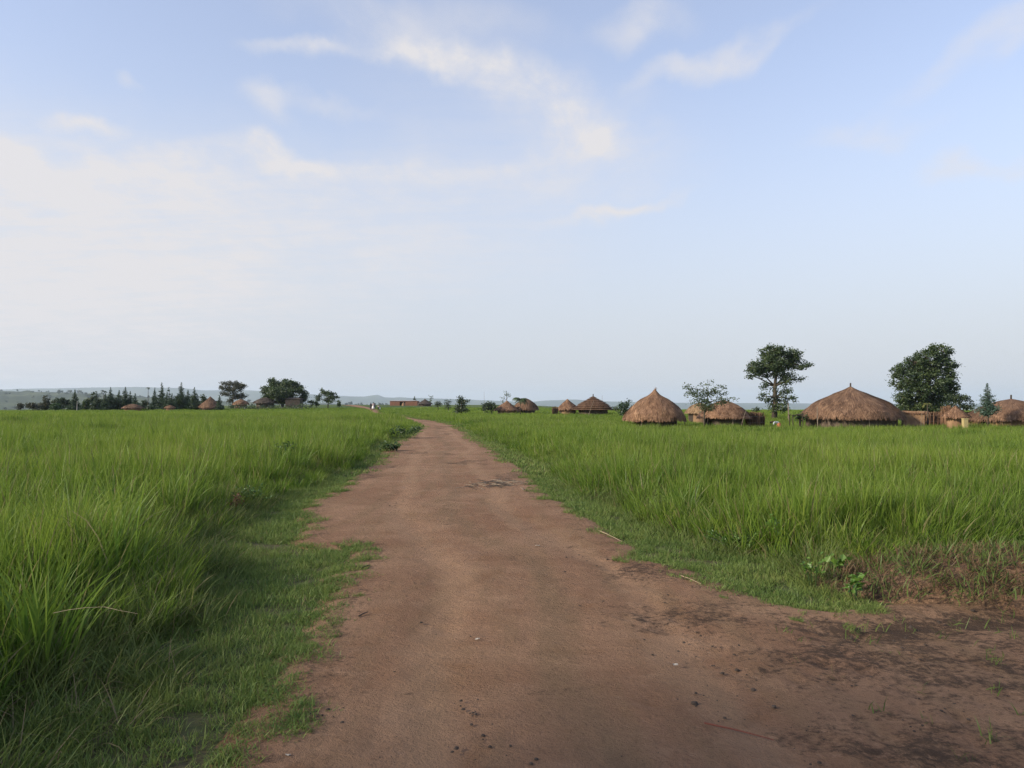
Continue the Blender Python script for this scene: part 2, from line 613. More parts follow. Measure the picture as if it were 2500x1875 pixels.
def brick_mat():
    t = NT('red brick')
    o = t.obj()
    b = t.n('ShaderNodeTexBrick')
    t.set(b.inputs['Vector'], t.map(o, (1, 1, 1), (0, 0, 0), (R(90), 0, 0)))
    b.inputs['Scale'].default_value = 3.2
    b.inputs['Color1'].default_value = (0.17, 0.075, 0.050, 1)
    b.inputs['Color2'].default_value = (0.24, 0.11, 0.070, 1)
    b.inputs['Mortar'].default_value = (0.20, 0.14, 0.105, 1)
    b.inputs['Mortar Size'].default_value = 0.02
    n = t.noise(o, 1.2, 5)
    return t.pbr(t.mix(t.ramp(n, 0.4, 0.75, 0, 0.5), b.outputs['Color'], (0.12, 0.07, 0.05)), 0.9, None, 0.2)


M['brick'] = brick_mat()


def ground_mat():
    t = NT('field soil')
    p = t.pos()
    n = t.noise(p, 0.5, 5, 0.6)
    n2 = t.noise(p, 9, 5, 0.65)
    nf = t.noise(p, 0.012, 5, 0.6)
    c = t.mix(t.ramp(n2, 0.35, 0.65), (0.060, 0.048, 0.030), (0.105, 0.080, 0.048))
    c = t.mix(t.ramp(n, 0.4, 0.6, 0.25, 0.75), c, (0.045, 0.070, 0.022))
    # past the fields the land is grass and scrub
    ln = t.n('ShaderNodeVectorMath', operation='LENGTH')
    t.set(ln.inputs[0], p)
    far = t.ramp(ln.outputs['Value'], 60, 170)
    g = t.mix(t.ramp(nf, 0.38, 0.62), (0.060, 0.095, 0.026), (0.105, 0.140, 0.045))
    g = t.mix(t.ramp(t.noise(p, 0.05, 4), 0.55, 0.68, 0, 0.6), g, (0.040, 0.060, 0.026))
    c = t.mix(far, c, g)
    return t.pbr(c, 0.95, t.bump(n2, 0.5, 0.03), 0.1)


def road_mat():
    t = NT('packed earth')
    p = t.pos()
    big = t.noise(p, 0.55, 5, 0.6, 0.6)
    mid = t.noise(p, 2.6, 6, 0.62, 0.4)
    fine = t.noise(p, 24, 5, 0.7)
    grit = t.noise(p, 150, 3, 0.7)
    along = t.noise(t.map(p, (2.2, 0.35, 1), (0, 0, 0), (0, 0, R(-8))), 1.6, 5, 0.6)
    pep = t.noise(p, 62, 4, 0.7)
    pep = t.noise(p, 62, 4, 0.7)
    drag = t.noise(t.map(p, (1.0, 1.5, 1), (0, 0, 0), (0, 0, R(35))), 3.4, 9, 0.72, 0.3)
    c = t.mix(t.ramp(big, 0.35, 0.68), (0.216, 0.124, 0.075), (0.284, 0.177, 0.111))
    c = t.mix(t.ramp(along, 0.42, 0.66, 0, 0.6), c, (0.200, 0.132, 0.076))
    c = t.mix(t.ramp(mid, 0.52, 0.74, 0, 0.6), c, (0.320, 0.205, 0.130))
    c = t.mix(t.ramp(mid, 0.46, 0.30, 0, 0.5), c, (0.180, 0.098, 0.052))
    c = t.mix(t.ramp(fine, 0.54, 0.70, 0, 0.6), c, (0.155, 0.098, 0.063))
    c = t.mix(t.ramp(fine, 0.44, 0.30, 0, 0.35), c, (0.35, 0.23, 0.155))
    wear = t.attr('wear')
    wv = t.math('ADD', wear, t.math('MULTIPLY', t.math('SUBTRACT', mid, 0.5), 1.0))
    c = t.mix(t.ramp(wv, 0.45, 1.0, 0, 0.42), c, (0.330, 0.212, 0.132))
    c = t.mix(t.ramp(wv, -0.35, -0.95, 0, 0.34), c, (0.150, 0.108, 0.066))
    mud = t.attr('mud')
    mf = t.math('ADD', mud, t.math('MULTIPLY', t.math('SUBTRACT', drag, 0.5), 2.6))
    mf = t.math('ADD', mf, t.math('MULTIPLY', t.math('SUBTRACT', fine, 0.5), 2.2))
    gate = t.ramp(mud, 0.08, 0.35)
    mfac = t.math('MULTIPLY', gate, t.ramp(mf, 0.30, 1.05, 0, 0.9))
    c = t.mix(mfac, c, (0.060, 0.041, 0.029))
    c = t.mix(t.ramp(pep, 0.56, 0.70, 0, 0.34), c, (0.090, 0.058, 0.039))
    c = t.mix(t.ramp(grit, 0.58, 0.74, 0, 0.32), c, (0.42, 0.30, 0.21))
    c = t.mix(t.ramp(grit, 0.42, 0.28, 0, 0.36), c, (0.105, 0.066, 0.044))
    h = t.math('ADD', t.math('MULTIPLY', fine, 0.8), t.math('MULTIPLY', grit, 0.25))
    h = t.math('ADD', h, t.math('MULTIPLY', pep, 0.4))
    h = t.math('ADD', h, t.math('MULTIPLY', drag, 1.5))
    return t.pbr(c, 0.95, t.bump(h, 1.0, 0.035), 0.1)


M['ground'] = ground_mat()
M['road'] = road_mat()


def hill_mat(name, a, b, sc):
    t = NT(name)
    p = t.pos()
    n = t.noise(t.map(p, (1, 0.4, 1)), sc, 6, 0.65)
    return t.pbr(t.mix(t.ramp(n, 0.42, 0.62), a, b), 0.95, None, 0.05)


M['hill'] = hill_mat('wooded hills', (0.045, 0.065, 0.035), (0.08, 0.10, 0.05), 0.002)
M['ridge'] = hill_mat('scrub slope', (0.045, 0.062, 0.036), (0.092, 0.112, 0.058), 0.008)

# ------------------------------------------------------------------ road outline on the ground


def gp(px, py, zz=0.0):
    v = (CY - py) / F
    y = math.cos(PITCH) - v * math.sin(PITCH)
    z = math.sin(PITCH) + v * math.cos(PITCH)
    s = (zz - EYE) / z
    return ((px - CX) / F * s, y * s)


LEFT_PX = [(650, 1875), (697, 1777), (759, 1692), (773, 1616), (826, 1540), (854, 1473), (873, 1440), (842, 1423), (885, 1395),
           (910, 1345), (895, 1330), (850, 1333), (790, 1334), (762, 1322), (785, 1290), (762, 1258), (775, 1236), (819, 1209), (854, 1190), (927, 1136), (945, 1105), (971, 1082),
           (1003, 1070), (1030, 1048), (1018, 1037), (977, 1020)]
RIGHT_PX = [(1021, 1024), (1069, 1030), (1110, 1040), (1135, 1057), (1151, 1074), (1195, 1095), (1224, 1123), (1259, 1149),
            (1284, 1171), (1306, 1203), (1322, 1222), (1385, 1253), (1439, 1294), (1452, 1316), (1510, 1338), (1490, 1370),
            (1625, 1397), (1712, 1430), (1842, 1484), (1951, 1506), (2060, 1517), (2114, 1511), (2222, 1500), (2385, 1490), (2500, 1451)]
poly = [(-0.9, -8.0), (-0.85, 1.0)] + [gp(*p) for p in LEFT_PX]
# past the bend: the road swings left, through the place where the people walk
poly += [(-17.4, 98.0), (-24.2, 128.0), (-31.0, 160.0), (-38.0, 182.0), (-50.0, 215.0), (-47.0, 217.0), (-36.0, 183.0), (-29.0, 160.0), (-22.6, 127.0), (-14.5, 97.0)]
poly += [gp(*p) for p in RIGHT_PX] + [(6.0, 7.6), (9.0, 9.0), (14.0, 10.2), (22.0, 11.0), (22.0, 5.5), (13.0, 3.4), (7.0, 0.5), (4.5, -3.0), (4.0, -8.0)]
POLY = np.array(poly)


def road_sd(x, y):
    """signed distance to the edge of the dirt (negative inside)"""
    x = np.asarray(x, float).ravel(); y = np.asarray(y, float).ravel()
    out = np.empty(len(x))
    A = POLY; B = np.roll(POLY, -1, 0)
    D = B - A
    DD = (D ** 2).sum(1)
    for s in range(0, len(x), 20000):
        X = x[s:s + 20000, None]; Y = y[s:s + 20000, None]
        tx = np.clip(((X - A[:, 0]) * D[:, 0] + (Y - A[:, 1]) * D[:, 1]) / DD, 0, 1)
        d = np.hypot(X - A[:, 0] - tx * D[:, 0], Y - A[:, 1] - tx * D[:, 1]).min(1)
        c = ((A[:, 1] > Y) != (B[:, 1] > Y)) & (X < (B[:, 0] - A[:, 0]) * (Y - A[:, 1]) / np.where(B[:, 1] == A[:, 1], 1e-9, B[:, 1] - A[:, 1]) + A[:, 0])
        ins = (c.sum(1) % 2) == 1
        out[s:s + 20000] = np.where(ins, -d, d)
    return out


# ------------------------------------------------------------------ ground, road, hills
def axis(lim_lo, lim_hi, h0, grow, c=0.0):
    a = [c]; h = h0
    while a[-1] < lim_hi:
        a.append(a[-1] + h); h *= grow
    b = [c]; h = h0
    while b[-1] > lim_lo:
        b.append(b[-1] - h); h *= grow
    return np.array(sorted(set(a + b)))


def grid_mesh(name, xs, ys, zf):
    X, Y = np.meshgrid(xs, ys)
    Z = zf(X, Y)
    V = np.stack([X, Y, Z], -1).reshape(-1, 3)
    nx, ny = len(xs), len(ys)
    i = np.arange(nx * ny).reshape(ny, nx)
    q = np.stack([i[:-1, :-1], i[:-1, 1:], i[1:, 1:], i[1:, :-1]], -1).reshape(-1, 4)
    return np_mesh(name, V, q)


def build_land():
    xs = axis(-15000, 15000, 0.8, 1.035)
    ys = axis(-300, 15500, 0.8, 1.03, 5.0)
    def land(X, Y):
        sd = road_sd(X, Y).reshape(X.shape)
        return T(X, Y) - 0.12 * S((-sd) / 0.8)
    g = link('ground', grid_mesh('ground', xs, ys, land), M['ground'], smooth=True)
    tag(g, kind='structure')
    # the road: a fine sheet near the camera with footprints and ruts, a coarser strip beyond
    Y0 = 15.0
    st = 0.05
    gx = np.arange(-6.0, 14.0 + 1e-6, st)
    gy = np.arange(-3.0, Y0 + 1e-6, st)
    X, Y = np.meshgrid(gx, gy)
    sd = road_sd(X, Y).reshape(X.shape)
    amb = fbm(X * 2.1, Y * 2.1, 4) - 0.5
    z = T(X, Y) + 0.035 + amb * 0.022 + (fbm(X * 9, Y * 9, 3) - 0.5) * 0.008
    # two shallow wheel paths and a low crown
    def centre(y):
        return np.interp(y, [-3, 3, 7, 12, 18, 25, 38, 52, 72, 100, 160, 215], [0.6, 0.55, 0.2, -1.1, -1.6, -2.2, -3.9, -5.3, -10.3, -16, -30, -48.5])

    def wear_at(x, y):
        c_ = centre(y) + 0.5 * (fbm(y * 0.3, y * 0 + 2, 2) - 0.5)
        w = np.maximum(np.exp(-((x - c_ - 0.75) / 0.28) ** 2), np.exp(-((x - c_ + 0.80) / 0.28) ** 2))
        return w - 0.85 * np.exp(-((x - c_) / 0.26) ** 2)
    cen = centre(Y)
    for off in (-0.85, 0.75):
        z = z - 0.026 * S((14.2 - Y) / 4.0) * np.exp(-((X - cen - off - 0.08 * (fbm(Y * 0.4 + off, Y * 0 + off, 2) - 0.5)) / 0.22) ** 2)
    r2 = np.random.default_rng(5)
    # hoof and foot prints, thick in the soft ground to the right
    mudc = [(2.5, 4.6, 1.2, 0.9), (3.4, 4.7, 1.4, 0.7), (1.9, 3.4, 0.7, 0.5), (3.2, 3.2, 0.9, 0.6), (1.3, 5.5, 0.7, 0.5), (1.25, 6.9, 0.6, 0.5), (3.9, 2.6, 1.1, 0.7), (2.0, 4.6, .6, .5)]
    for k in range(420):
        if k < 280:
            c = mudc[k % len(mudc)]
            x0, y0 = r2.normal(c[0], c[2] * 0.6), r2.normal(c[1], c[3] * 0.8)
        else:
            x0, y0 = r2.uniform(-1.2, 2.4), r2.uniform(2.6, 13)
        rr = r2.uniform(0.035, 0.075)
        ix = slice(max(0, int((x0 - gx[0] - 0.35) / st)), max(0, int((x0 - gx[0] + 0.35) / st)))
        iy = slice(max(0, int((y0 - gy[0] - 0.35) / st)), max(0, int((y0 - gy[0] + 0.35) / st)))
        q = np.hypot(X[iy, ix] - x0, (Y[iy, ix] - y0) * 0.75) / rr
        z[iy, ix] += r2.uniform(0.004, 0.013) * (-np.exp(-q ** 2) + 0.45 * np.exp(-((q - 1.7) / 0.6) ** 2))
    z = z - 0.05 * S((sd - 0.05) / 0.3)
    mud = np.zeros_like(z)
    for cx, cy, rx, ry in mudc:
        mud = np.maximum(mud, 0.74 * np.exp(-(((X - cx) / rx) ** 2 + ((Y - cy) / ry) ** 2)))
    mud = np.maximum(mud, 0.72 * S((X - 1.7) / 1.6) * S((Y - 2.2) / 1.5) * np.exp(-((Y - 4.4) / 1.9) ** 2))
    mud = np.maximum(mud, 0.42 * np.exp(-((sd + 0.05) / 0.22) ** 2))
    for k in range(46):
        x0, y0 = r2.uniform(-1.0, 2.6), r2.uniform(2.6, 14)
        mud = np.maximum(mud, r2.uniform(0.3, 0.7) * np.exp(-(((X - x0) / r2.uniform(0.04, 0.22)) ** 2 + ((Y - y0) / r2.uniform(0.03, 0.10)) ** 2)))
    damp = np.exp(-((sd + 0.32) / 0.34) ** 2) * S((X - 1.4) / 0.9) * (sd < 0.1)
    mud = np.maximum(mud, 0.95 * damp)
    z = z - 0.045 * np.exp(-((sd + 0.38) / 0.25) ** 2) * S((X - 1.6) / 0.8) * (0.5 + fbm(X * 3, Y * 3, 3))
    wear = wear_at(X, Y)
    keep = sd < 0.3
    idx = np.full(X.shape, -1)
    cell = keep[:-1, :-1] & keep[1:, :-1] & keep[:-1, 1:] & keep[1:, 1:]
    used = np.zeros_like(keep)
    for a, b in ((0, 0), (0, 1), (1, 0), (1, 1)):
        used[a:a + cell.shape[0], b:b + cell.shape[1]] |= cell
    idx[used] = np.arange(used.sum())
    V = np.stack([X[used], Y[used], z[used]], -1)
    q = np.stack([idx[:-1, :-1][cell], idx[:-1, 1:][cell], idx[1:, 1:][cell], idx[1:, :-1][cell]], -1)
    mudv = mud[used]
    wearv = wear[used]
    # far strip, one row of cells across for each step along the road
    rows = []
    yy = Y0 - 0.02
    while yy < 214:
        rows.append(yy)
        yy += 0.1 + (yy - Y0) * 0.012
    NXX = 40
    V2, m2, w2 = [], [], []
    for yv in rows:
        xs_ = np.arange(-60, 12, 0.05 if yv < 120 else 0.1)
        s = road_sd(xs_, np.full_like(xs_, yv))
        ins = xs_[s < 0.2]
        a, b = (ins.min(), ins.max()) if len(ins) else (V2[-1][0][0], V2[-1][-1][0])
        xx = np.linspace(a, b, NXX)
        yyv = np.full_like(xx, yv)
        zz = T(xx, yyv) + 0.035 + (fbm(xx * 2.1, yyv * 2.1, 4) - 0.5) * 0.022 - 0.05 * S((road_sd(xx, yyv) - 0.05) / 0.3)
        V2.append(np.stack([xx, yyv, zz], -1))
        ss = road_sd(xx, yyv)
        mm = np.maximum(0.40 * np.exp(-((ss + 0.1) / 0.3) ** 2), 0.62 * (fbm(xx * 0.9, yyv * 0.5, 3) > 0.68))
        m2.append(mm)
        w2.append(wear_at(xx, yyv))
    nb = len(V)
    k = np.arange(len(rows) * NXX).reshape(len(rows), NXX) + nb
    q2 = np.stack([k[:-1, :-1], k[:-1, 1:], k[1:, 1:], k[1:, :-1]], -1).reshape(-1, 4)
    V = np.concatenate([V, np.concatenate(V2)])
    me = np_mesh('road', V, np.concatenate([q, q2]), None, {'mud': np.concatenate([mudv, np.concatenate(m2)]), 'wear': np.concatenate([wearv, np.concatenate(w2)])})
    tag(link('road', me, M['road'], smooth=True), kind='structure')


def hill_strip(name, prof, d0, d1, base, mat, seed):
    """a hill whose crest follows the profile (pixel x, pixel y), real depth from d0 to d1"""
    rr = np.random.default_rng(seed)
    px = np.arange(prof[0][0], prof[-1][0] + 1, 6.0)
    py = np.interp(px, [p[0] for p in prof], [p[1] for p in prof])
    py = py + (fbm(px / 45.0 + seed, px * 0 + seed, 4) - 0.5) * 1.6 * np.clip((986 - py) / 25, 0.1, 1)
    n = 16
    dm = d0 + (d1 - d0) * 0.55
    V = []
    for i, s in enumerate(np.linspace(0, 1, n)):
        d = d0 + (d1 - d0) * s
        hgt = math.sin(min(1, s / 0.55) * math.pi / 2) ** 1.3 if s < 0.55 else math.cos((s - 0.55) / 0.45 * math.pi / 2)
        for a, b in zip(px, py):
            top = at(a, b, dm).z
            jit = (float(fbm(a / 40 + 9 * s + seed, s * 5 + seed, 3)) - 0.5) * 0.25 * (top - base) * (0.0 if abs(s - 0.55) < 0.04 else 1)
            X = (a - CX) / F * d
            V.append((X, d, base + max(0.0, hgt * (top - base) + jit * hgt)))
    m = len(px)
    k = np.arange(n * m).reshape(n, m)
    q = np.stack([k[:-1, :-1], k[:-1, 1:], k[1:, 1:], k[1:, :-1]], -1).reshape(-1, 4)
    o = link(name, np_mesh(name, np.array(V), q), mat, smooth=True)
    return tag(o, kind='structure')


build_land()
hill_strip('hills', [(-500, 950), (0, 951), (90, 949), (180, 947.5), (300, 945), (335, 944.5), (400, 947), (440, 947), (500, 953), (600, 953), (640, 955), (720, 960), (800, 966), (890, 968), (905, 965.5), (922, 965), (940, 970), (1000, 972), (1100, 974), (1200, 978), (1290, 982), (1330, 978), (1400, 975.5), (1440, 979), (1520, 981), (1700, 984), (1850, 984), (2100, 986), (2600, 985), (3200, 985)], 7600, 10500, -52, M['hill'], 3)
hill_strip('hill', [(-900, 950), (-200, 953), (0, 955), (100, 957), (200, 960), (330, 969), (480, 978), (700, 984), (900, 988), (1100, 995)], 1300, 3600, -50, M['ridge'], 8)

# ------------------------------------------------------------------ grass


def blades(n, rad, h, w, lean, curl, seg, seed, spread=1.0, hvar=0.35):
    """n grass blades rooted in a disc; returns vertices, quads, tris, rnd, tip"""
    r = np.random.default_rng(seed)
    ang = r.uniform(0, 2 * np.pi, n)
    rr = rad * np.sqrt(r.uniform(0, 1, n))
    bx, by = rr * np.cos(ang), rr * np.sin(ang)
    H = h * (1 - hvar + hvar * r.uniform(0, 1.3, n)) * (1 - 0.15 * rr / rad)
    W = w * r.uniform(0.6, 1.3, n)
    la = ang + r.normal(0, 0.9, n) * spread
    le = np.abs(r.normal(lean, lean * 0.6, n))
    cu = np.abs(r.normal(curl, curl * 0.6, n))
    fa = r.uniform(0, 2 * np.pi, n)
    tw = r.normal(0, 0.8, n)
    rnd = r.uniform(0, 1, n)
    V = np.zeros((n, 2 * seg + 1, 3)); tip = np.zeros((n, 2 * seg + 1))
    x, y, z = bx.copy(), by.copy(), np.full(n, -0.02)
    pitch = le.copy()
    step = H / seg
    for s in range(seg + 1):
        t = s / seg
        hw = W * 0.5 * (1 - t ** 1.8) * (0.7 + 0.6 * min(1, t * 3)) * (1.0 if s < seg else 0)
        wx, wy = np.cos(fa + tw * t), np.sin(fa + tw * t)
        if s < seg:
            V[:, 2 * s] = np.stack([x - wx * hw, y - wy * hw, z], -1)
            V[:, 2 * s + 1] = np.stack([x + wx * hw, y + wy * hw, z], -1)
            tip[:, 2 * s] = tip[:, 2 * s + 1] = t
        else:
            V[:, 2 * s] = np.stack([x, y, z], -1)
            tip[:, 2 * s] = 1
        x = x + np.sin(pitch) * np.cos(la) * step
        y = y + np.sin(pitch) * np.sin(la) * step
        z = z + np.cos(pitch) * step
        pitch = pitch + cu / seg * (0.5 + 1.2 * t)
    m = 2 * seg + 1
    base = (np.arange(n) * m)[:, None]
    q = np.concatenate([base + np.array([2 * s, 2 * s + 1, 2 * s + 3, 2 * s + 2]) for s in range(seg - 1)]) if seg > 1 else np.zeros((0, 4), int)
    t3 = base + np.array([2 * seg - 2, 2 * seg - 1, 2 * seg])
    return V.reshape(-1, 3), q, t3, np.repeat(rnd, m), tip.ravel()


def merge(parts):
    Vs, Q, T3, A, B = [], [], [], [], []
    o = 0
    for V, q, t, a, b in parts:
        Vs.append(V); Q.append(q + o); T3.append(t + o); A.append(a); B.append(b)
        o += len(V)
    return np.concatenate(Vs), np.concatenate(Q), np.concatenate(T3), np.concatenate(A), np.concatenate(B)


def variants(cname, mats, specs):
    c = bpy.data.collections.new(cname)
    for i, (mat, parts) in enumerate(specs):
        V, q, t, a, b = merge(parts)
        me = np_mesh('%s_%02d' % (cname, i), V, q, t, {'rnd': a, 'tip': b})
        me.materials.append(mat)
        me.polygons.foreach_set('use_smooth', [True] * len(me.polygons))
        o = bpy.data.objects.new('%s_%02d' % (cname, i), me)
        c.objects.link(o)
    return c


def scatter_tree(coll):
    g = bpy.data.node_groups.new('scatter ' + coll.name, 'GeometryNodeTree')
    g.interface.new_socket('Geometry', in_out='INPUT', socket_type='NodeSocketGeometry')
    g.interface.new_socket('Geometry', in_out='OUTPUT', socket_type='NodeSocketGeometry')
    N = g.nodes.new
    L = g.links.new
    gi, go = N('NodeGroupInput'), N('NodeGroupOutput')
    ci = N('GeometryNodeCollectionInfo')
    ci.inputs['Collection'].default_value = coll
    ci.inputs['Separate Children'].default_value = True
    ci.inputs['Reset Children'].default_value = True
    iop = N('GeometryNodeInstanceOnPoints')
    iop.inputs['Pick Instance'].default_value = True

    def na(name, t):
        n = N('GeometryNodeInputNamedAttribute')
        n.data_type = t
        n.inputs['Name'].default_value = name
        return n.outputs['Attribute']
    e2r = N('FunctionNodeEulerToRotation')
    L(na('rot', 'FLOAT_VECTOR'), e2r.inputs[0])
    L(gi.outputs[0], iop.inputs['Points'])
    L(ci.outputs[0], iop.inputs['Instance'])
    L(na('idx', 'INT'), iop.inputs['Instance Index'])
    L(e2r.outputs[0], iop.inputs['Rotation'])
    L(na('scl', 'FLOAT_VECTOR'), iop.inputs['Scale'])
    L(iop.outputs[0], go.inputs[0])
    return g


def scatter(name, P, rot, scl, idx, tree, label, cat='grass'):
    me = bpy.data.meshes.new(name)
    me.vertices.add(len(P))
    me.vertices.foreach_set('co', np.asarray(P, np.float32).ravel())
    a = me.attributes.new('rot', 'FLOAT_VECTOR', 'POINT'); a.data.foreach_set('vector', np.asarray(rot, np.float32).ravel())
    a = me.attributes.new('scl', 'FLOAT_VECTOR', 'POINT'); a.data.foreach_set('vector', np.asarray(scl, np.float32).ravel())
    a = me.attributes.new('idx', 'INT', 'POINT'); a.data.foreach_set('value', np.asarray(idx, np.int32))
    o = link(name, me)
    m = o.modifiers.new('scatter', 'NODES')
    m.node_group = tree
    tag(o, label, cat, None, 'stuff')
    return o


def wedge(r0, r1, dens, half=R(50), seed=0):
    """random points of given density in a fan in front of the camera"""
    r = np.random.default_rng(seed)
    n = int(half * (r1 * r1 - r0 * r0) * dens)
    rad = np.sqrt(r.uniform(r0 * r0, r1 * r1, n))
    a = r.uniform(-half, half, n)
    return rad * np.sin(a), rad * np.cos(a)


def rect(x0, x1, y0, y1, dens, seed=0):
    r = np.random.default_rng(seed)
    n = int((x1 - x0) * (y1 - y0) * dens)
    return r.uniform(x0, x1, n), r.uniform(y0, y1, n)


def verge_w(x, y):
    """width of the short verge beside the dirt"""
    left = x < np.interp(y, [0, 5, 10, 20, 40, 70, 110, 160], [0.5, 0.5, -0.3, -2, -4, -6, -15, -30])
    wl = np.interp(y, [0, 3, 5, 7.5, 10, 14, 25, 50, 80], [1.05, 1.05, 1.25, 1.4, 1.05, 0.65, 0.8, 0.5, 0.3])
    wr = np.interp(y, [0, 5, 6, 8, 10, 14, 18, 25, 40, 60], [0.5, 0.5, 1.2, 0.9, 0.75, 0.85, 1.0, 0.8, 0.55, 0.35])
    return np.where(left, wl, wr) + (fbm(x * 0.9, y * 0.9, 3) - 0.5) * 0.9


HUTS = []     # (x, y, r) trodden ground: no grass inside


def keep_out(x, y):
    k = np.ones(len(x), bool)
    for hx, hy, hr in HUTS:
        k &= np.hypot(x - hx, y - hy) > hr
    return k


def build_grass():
    tall_c = variants('tall_clump', None, [
        # 0-3 near
        *[(M['tall'], [blades(46, 0.17, 0.92, 0.012, 0.09, 0.42, 5, 100 + k), blades(24, 0.17, 0.55, 0.009, 0.25, 0.9, 4, 150 + k)]) for k in range(4)],
        # 4-6 mid
        *[(M['tall'], [blades(50, 0.26, 0.88, 0.017, 0.10, 0.5, 3, 200 + k), blades(16, 0.26, 0.5, 0.016, 0.25, 0.9, 3, 250 + k)]) for k in range(3)],
        # 7-9 far
        *[(M['tall'], [blades(60, 0.48, 0.84, 0.030, 0.10, 0.45, 2, 300 + k)]) for k in range(3)],
        # 10-11 very far
        *[(M['tall'], [blades(70, 0.85, 0.82, 0.055, 0.10, 0.4, 2, 350 + k)]) for k in range(2)],
        # 12-14 lush broad tussocks
        *[(M['lush'], [blades(34, 0.14, 1.08, 0.015, 0.16, 0.95, 6, 400 + k), blades(24, 0.14, 0.8, 0.014, 0.35, 1.3, 5, 450 + k)]) for k in range(3)],
        # 15-16 rough
        *[(M['rough'], [blades(40, 0.16, 0.42, 0.006, 0.30, 1.1, 4, 500 + k), blades(34, 0.16, 0.22, 0.006, 0.5, 1.2, 3, 550 + k)]) for k in range(2)],
        # 17-18 turf
        *[(M['turf'], [blades(120, 0.11, 0.070, 0.0050, 0.65, 1.2, 3, 600 + k, 2.0), blades(50, 0.12, 0.11, 0.0045, 0.4, 1.3, 3, 650 + k, 2.0)]) for k in range(2)],
        # 19 turf far
        (M['turf'], [blades(110, 0.28, 0.10, 0.013, 0.6, 1.0, 2, 700, 2.0)]),
        # 20 flowering stems
        (M['rough'], [blades(4, 0.10, 1.05, 0.005, 0.14, 0.5, 4, 720)]),
        # 21-22 torn sprigs
        *[(M['rough'], [blades(7, 0.05, 0.11, 0.006, 0.9, 0.9, 4, 730 + k, 3.0)]) for k in range(2)],
    ])
    tree = scatter_tree(tall_c)
    groups = {'l': [], 'r': [], 't': []}

    def put(x, y, i0, i1, sc, tilt, where, seed, hs=None):
        r = np.random.default_rng(seed)
        n = len(x)
        if n == 0:
            return
        z = T(x, y)
        if where == 't':      # the verge grows on the lip of the dirt
            z = z + 0.035 * (1 - S((road_sd(x, y) - 0.05) / 0.3))
        rot = np.stack([r.normal(0, tilt, n), r.normal(0, tilt, n), r.uniform(0, 2 * np.pi, n)], -1)
        s = sc * r.uniform(0.82, 1.18, n)
        hz = s * (1 if hs is None else hs)
        groups[where].append((np.stack([x, y, z], -1), rot, np.stack([s, s, hz], -1), r.integers(i0, i1, n)))

    bands = [(0.0, 9.0, 26, 0, 4), (9.0, 22.0, 13, 0, 4), (22.0, 48.0, 6.0, 4, 7), (48.0, 95.0, 2.2, 7, 10), (95.0, 175.0, 0.9, 10, 12)]
    for bi, (r0, r1, dn, i0, i1) in enumerate(bands):
        if bi == 0:
            x, y = rect(-12, 12, -4, 9, dn, 20)
        else:
            x, y = wedge(r0, r1, dn, R(48), 20 + bi)
        sd = road_sd(x, y)
        vw = verge_w(x, y)
        lf = x < np.interp(y, [0, 10, 40, 100, 160], [0.6, -0.4, -4, -14, -30])
        k = (sd > vw + np.where(lf, 0.4 * (1 - S((y - 4.0) / 2.0)), 0)) & keep_out(x, y)
        # the heap of dug soil on the right stays bare
        k &= ~((np.abs((x - 4.75) / 2.0) < 1) & (np.abs((y - 6.3) / 0.85) < 1) & (r1 < 12))
        x, y, sd, vw = x[k], y[k], sd[k], vw[k]
        right = x > np.interp(y, [0, 10, 40, 100, 160], [0.6, -0.4, -4, -14, -30])
        hs = 0.78 + 0.75 * (fbm(x * 0.45, y * 0.35, 3) - 0.5) + 0.30 * (fbm(x * 0.08, y * 0.08, 2) - 0.5)
        hs = hs * (0.42 + 0.58 * S((sd - vw) / 1.1))
        gap = fbm(x * 0.9 + 50, y * 0.9, 3)
        hs = hs * (0.62 + 0.38 * S((gap - 0.30) / 0.16))
        hs = np.where(right, hs * 0.98, hs * 1.12)
        hs = hs * (1 - 0.35 * S((y - 55) / 60))
        for side, m in (('l', ~right), ('r', right)):
            put(x[m], y[m], i0, i1, 1.0, 0.07, side, 40 + bi, hs[m])
    # broad-leaved tussocks: many at the left, scattered elsewhere
    for (box, dn, side, sd0) in (((-9, -1.5, 1.5, 9), 5.0, 'l', 61), ((-22, -3, 8, 22), 1.0, 'l', 62), ((1.5, 12, 6.5, 16), 1.3, 'r', 63), ((1, 22, 14, 30), 0.5, 'r', 64)):
        x, y = rect(*box, dn, sd0)
        sd = road_sd(x, y); vw = verge_w(x, y)
        near = S((y - 2.2) / 2.0) if side == 'l' else 1
        k = (sd > vw + 0.35) & (fbm(x * 0.5 + 3, y * 0.5, 3) > 0.40) & (sd - vw > (1.3 - 1.3 * near)) & ~((np.abs((x - 4.75) / 2.1) < 1) & (np.abs((y - 6.3) / 0.95) < 1))
        x, y = x[k], y[k]
        put(x, y, 12, 15, 0.95 if side == 'l' else 0.72, 0.12, side, sd0 + 10)
    # rough knee-high grass between verge and tall grass
    for (box, dn, side, sd0) in (((-7, 0, -2, 12), 34, 'l', 81), ((0.5, 9, 5, 14), 14, 'r', 82), ((-12, 2, 12, 40), 5, 'l', 83), ((-8, 8, 12, 40), 4, 'r', 84)):
        x, y = rect(*box, dn, sd0)
        sd = road_sd(x, y); vw = verge_w(x, y)
        rt = x > np.interp(y, [0, 10, 40], [0.6, -0.4, -4])
        k = (sd > vw * 0.75) & (sd < vw + 1.3 + 0.5 * (y < 6)) & (rt if side == 'r' else ~rt)
        x, y, sd, vw = x[k], y[k], sd[k], vw[k]
        put(x, y, 15, 17, 1.0, 0.12, side, sd0 + 10, 0.45 + 0.75 * S((sd - vw * 0.62) / (0.4 * vw + 0.6)))
    # thin flowering stems standing above the field
    x, y = wedge(4, 60, 1.3, R(48), 95)
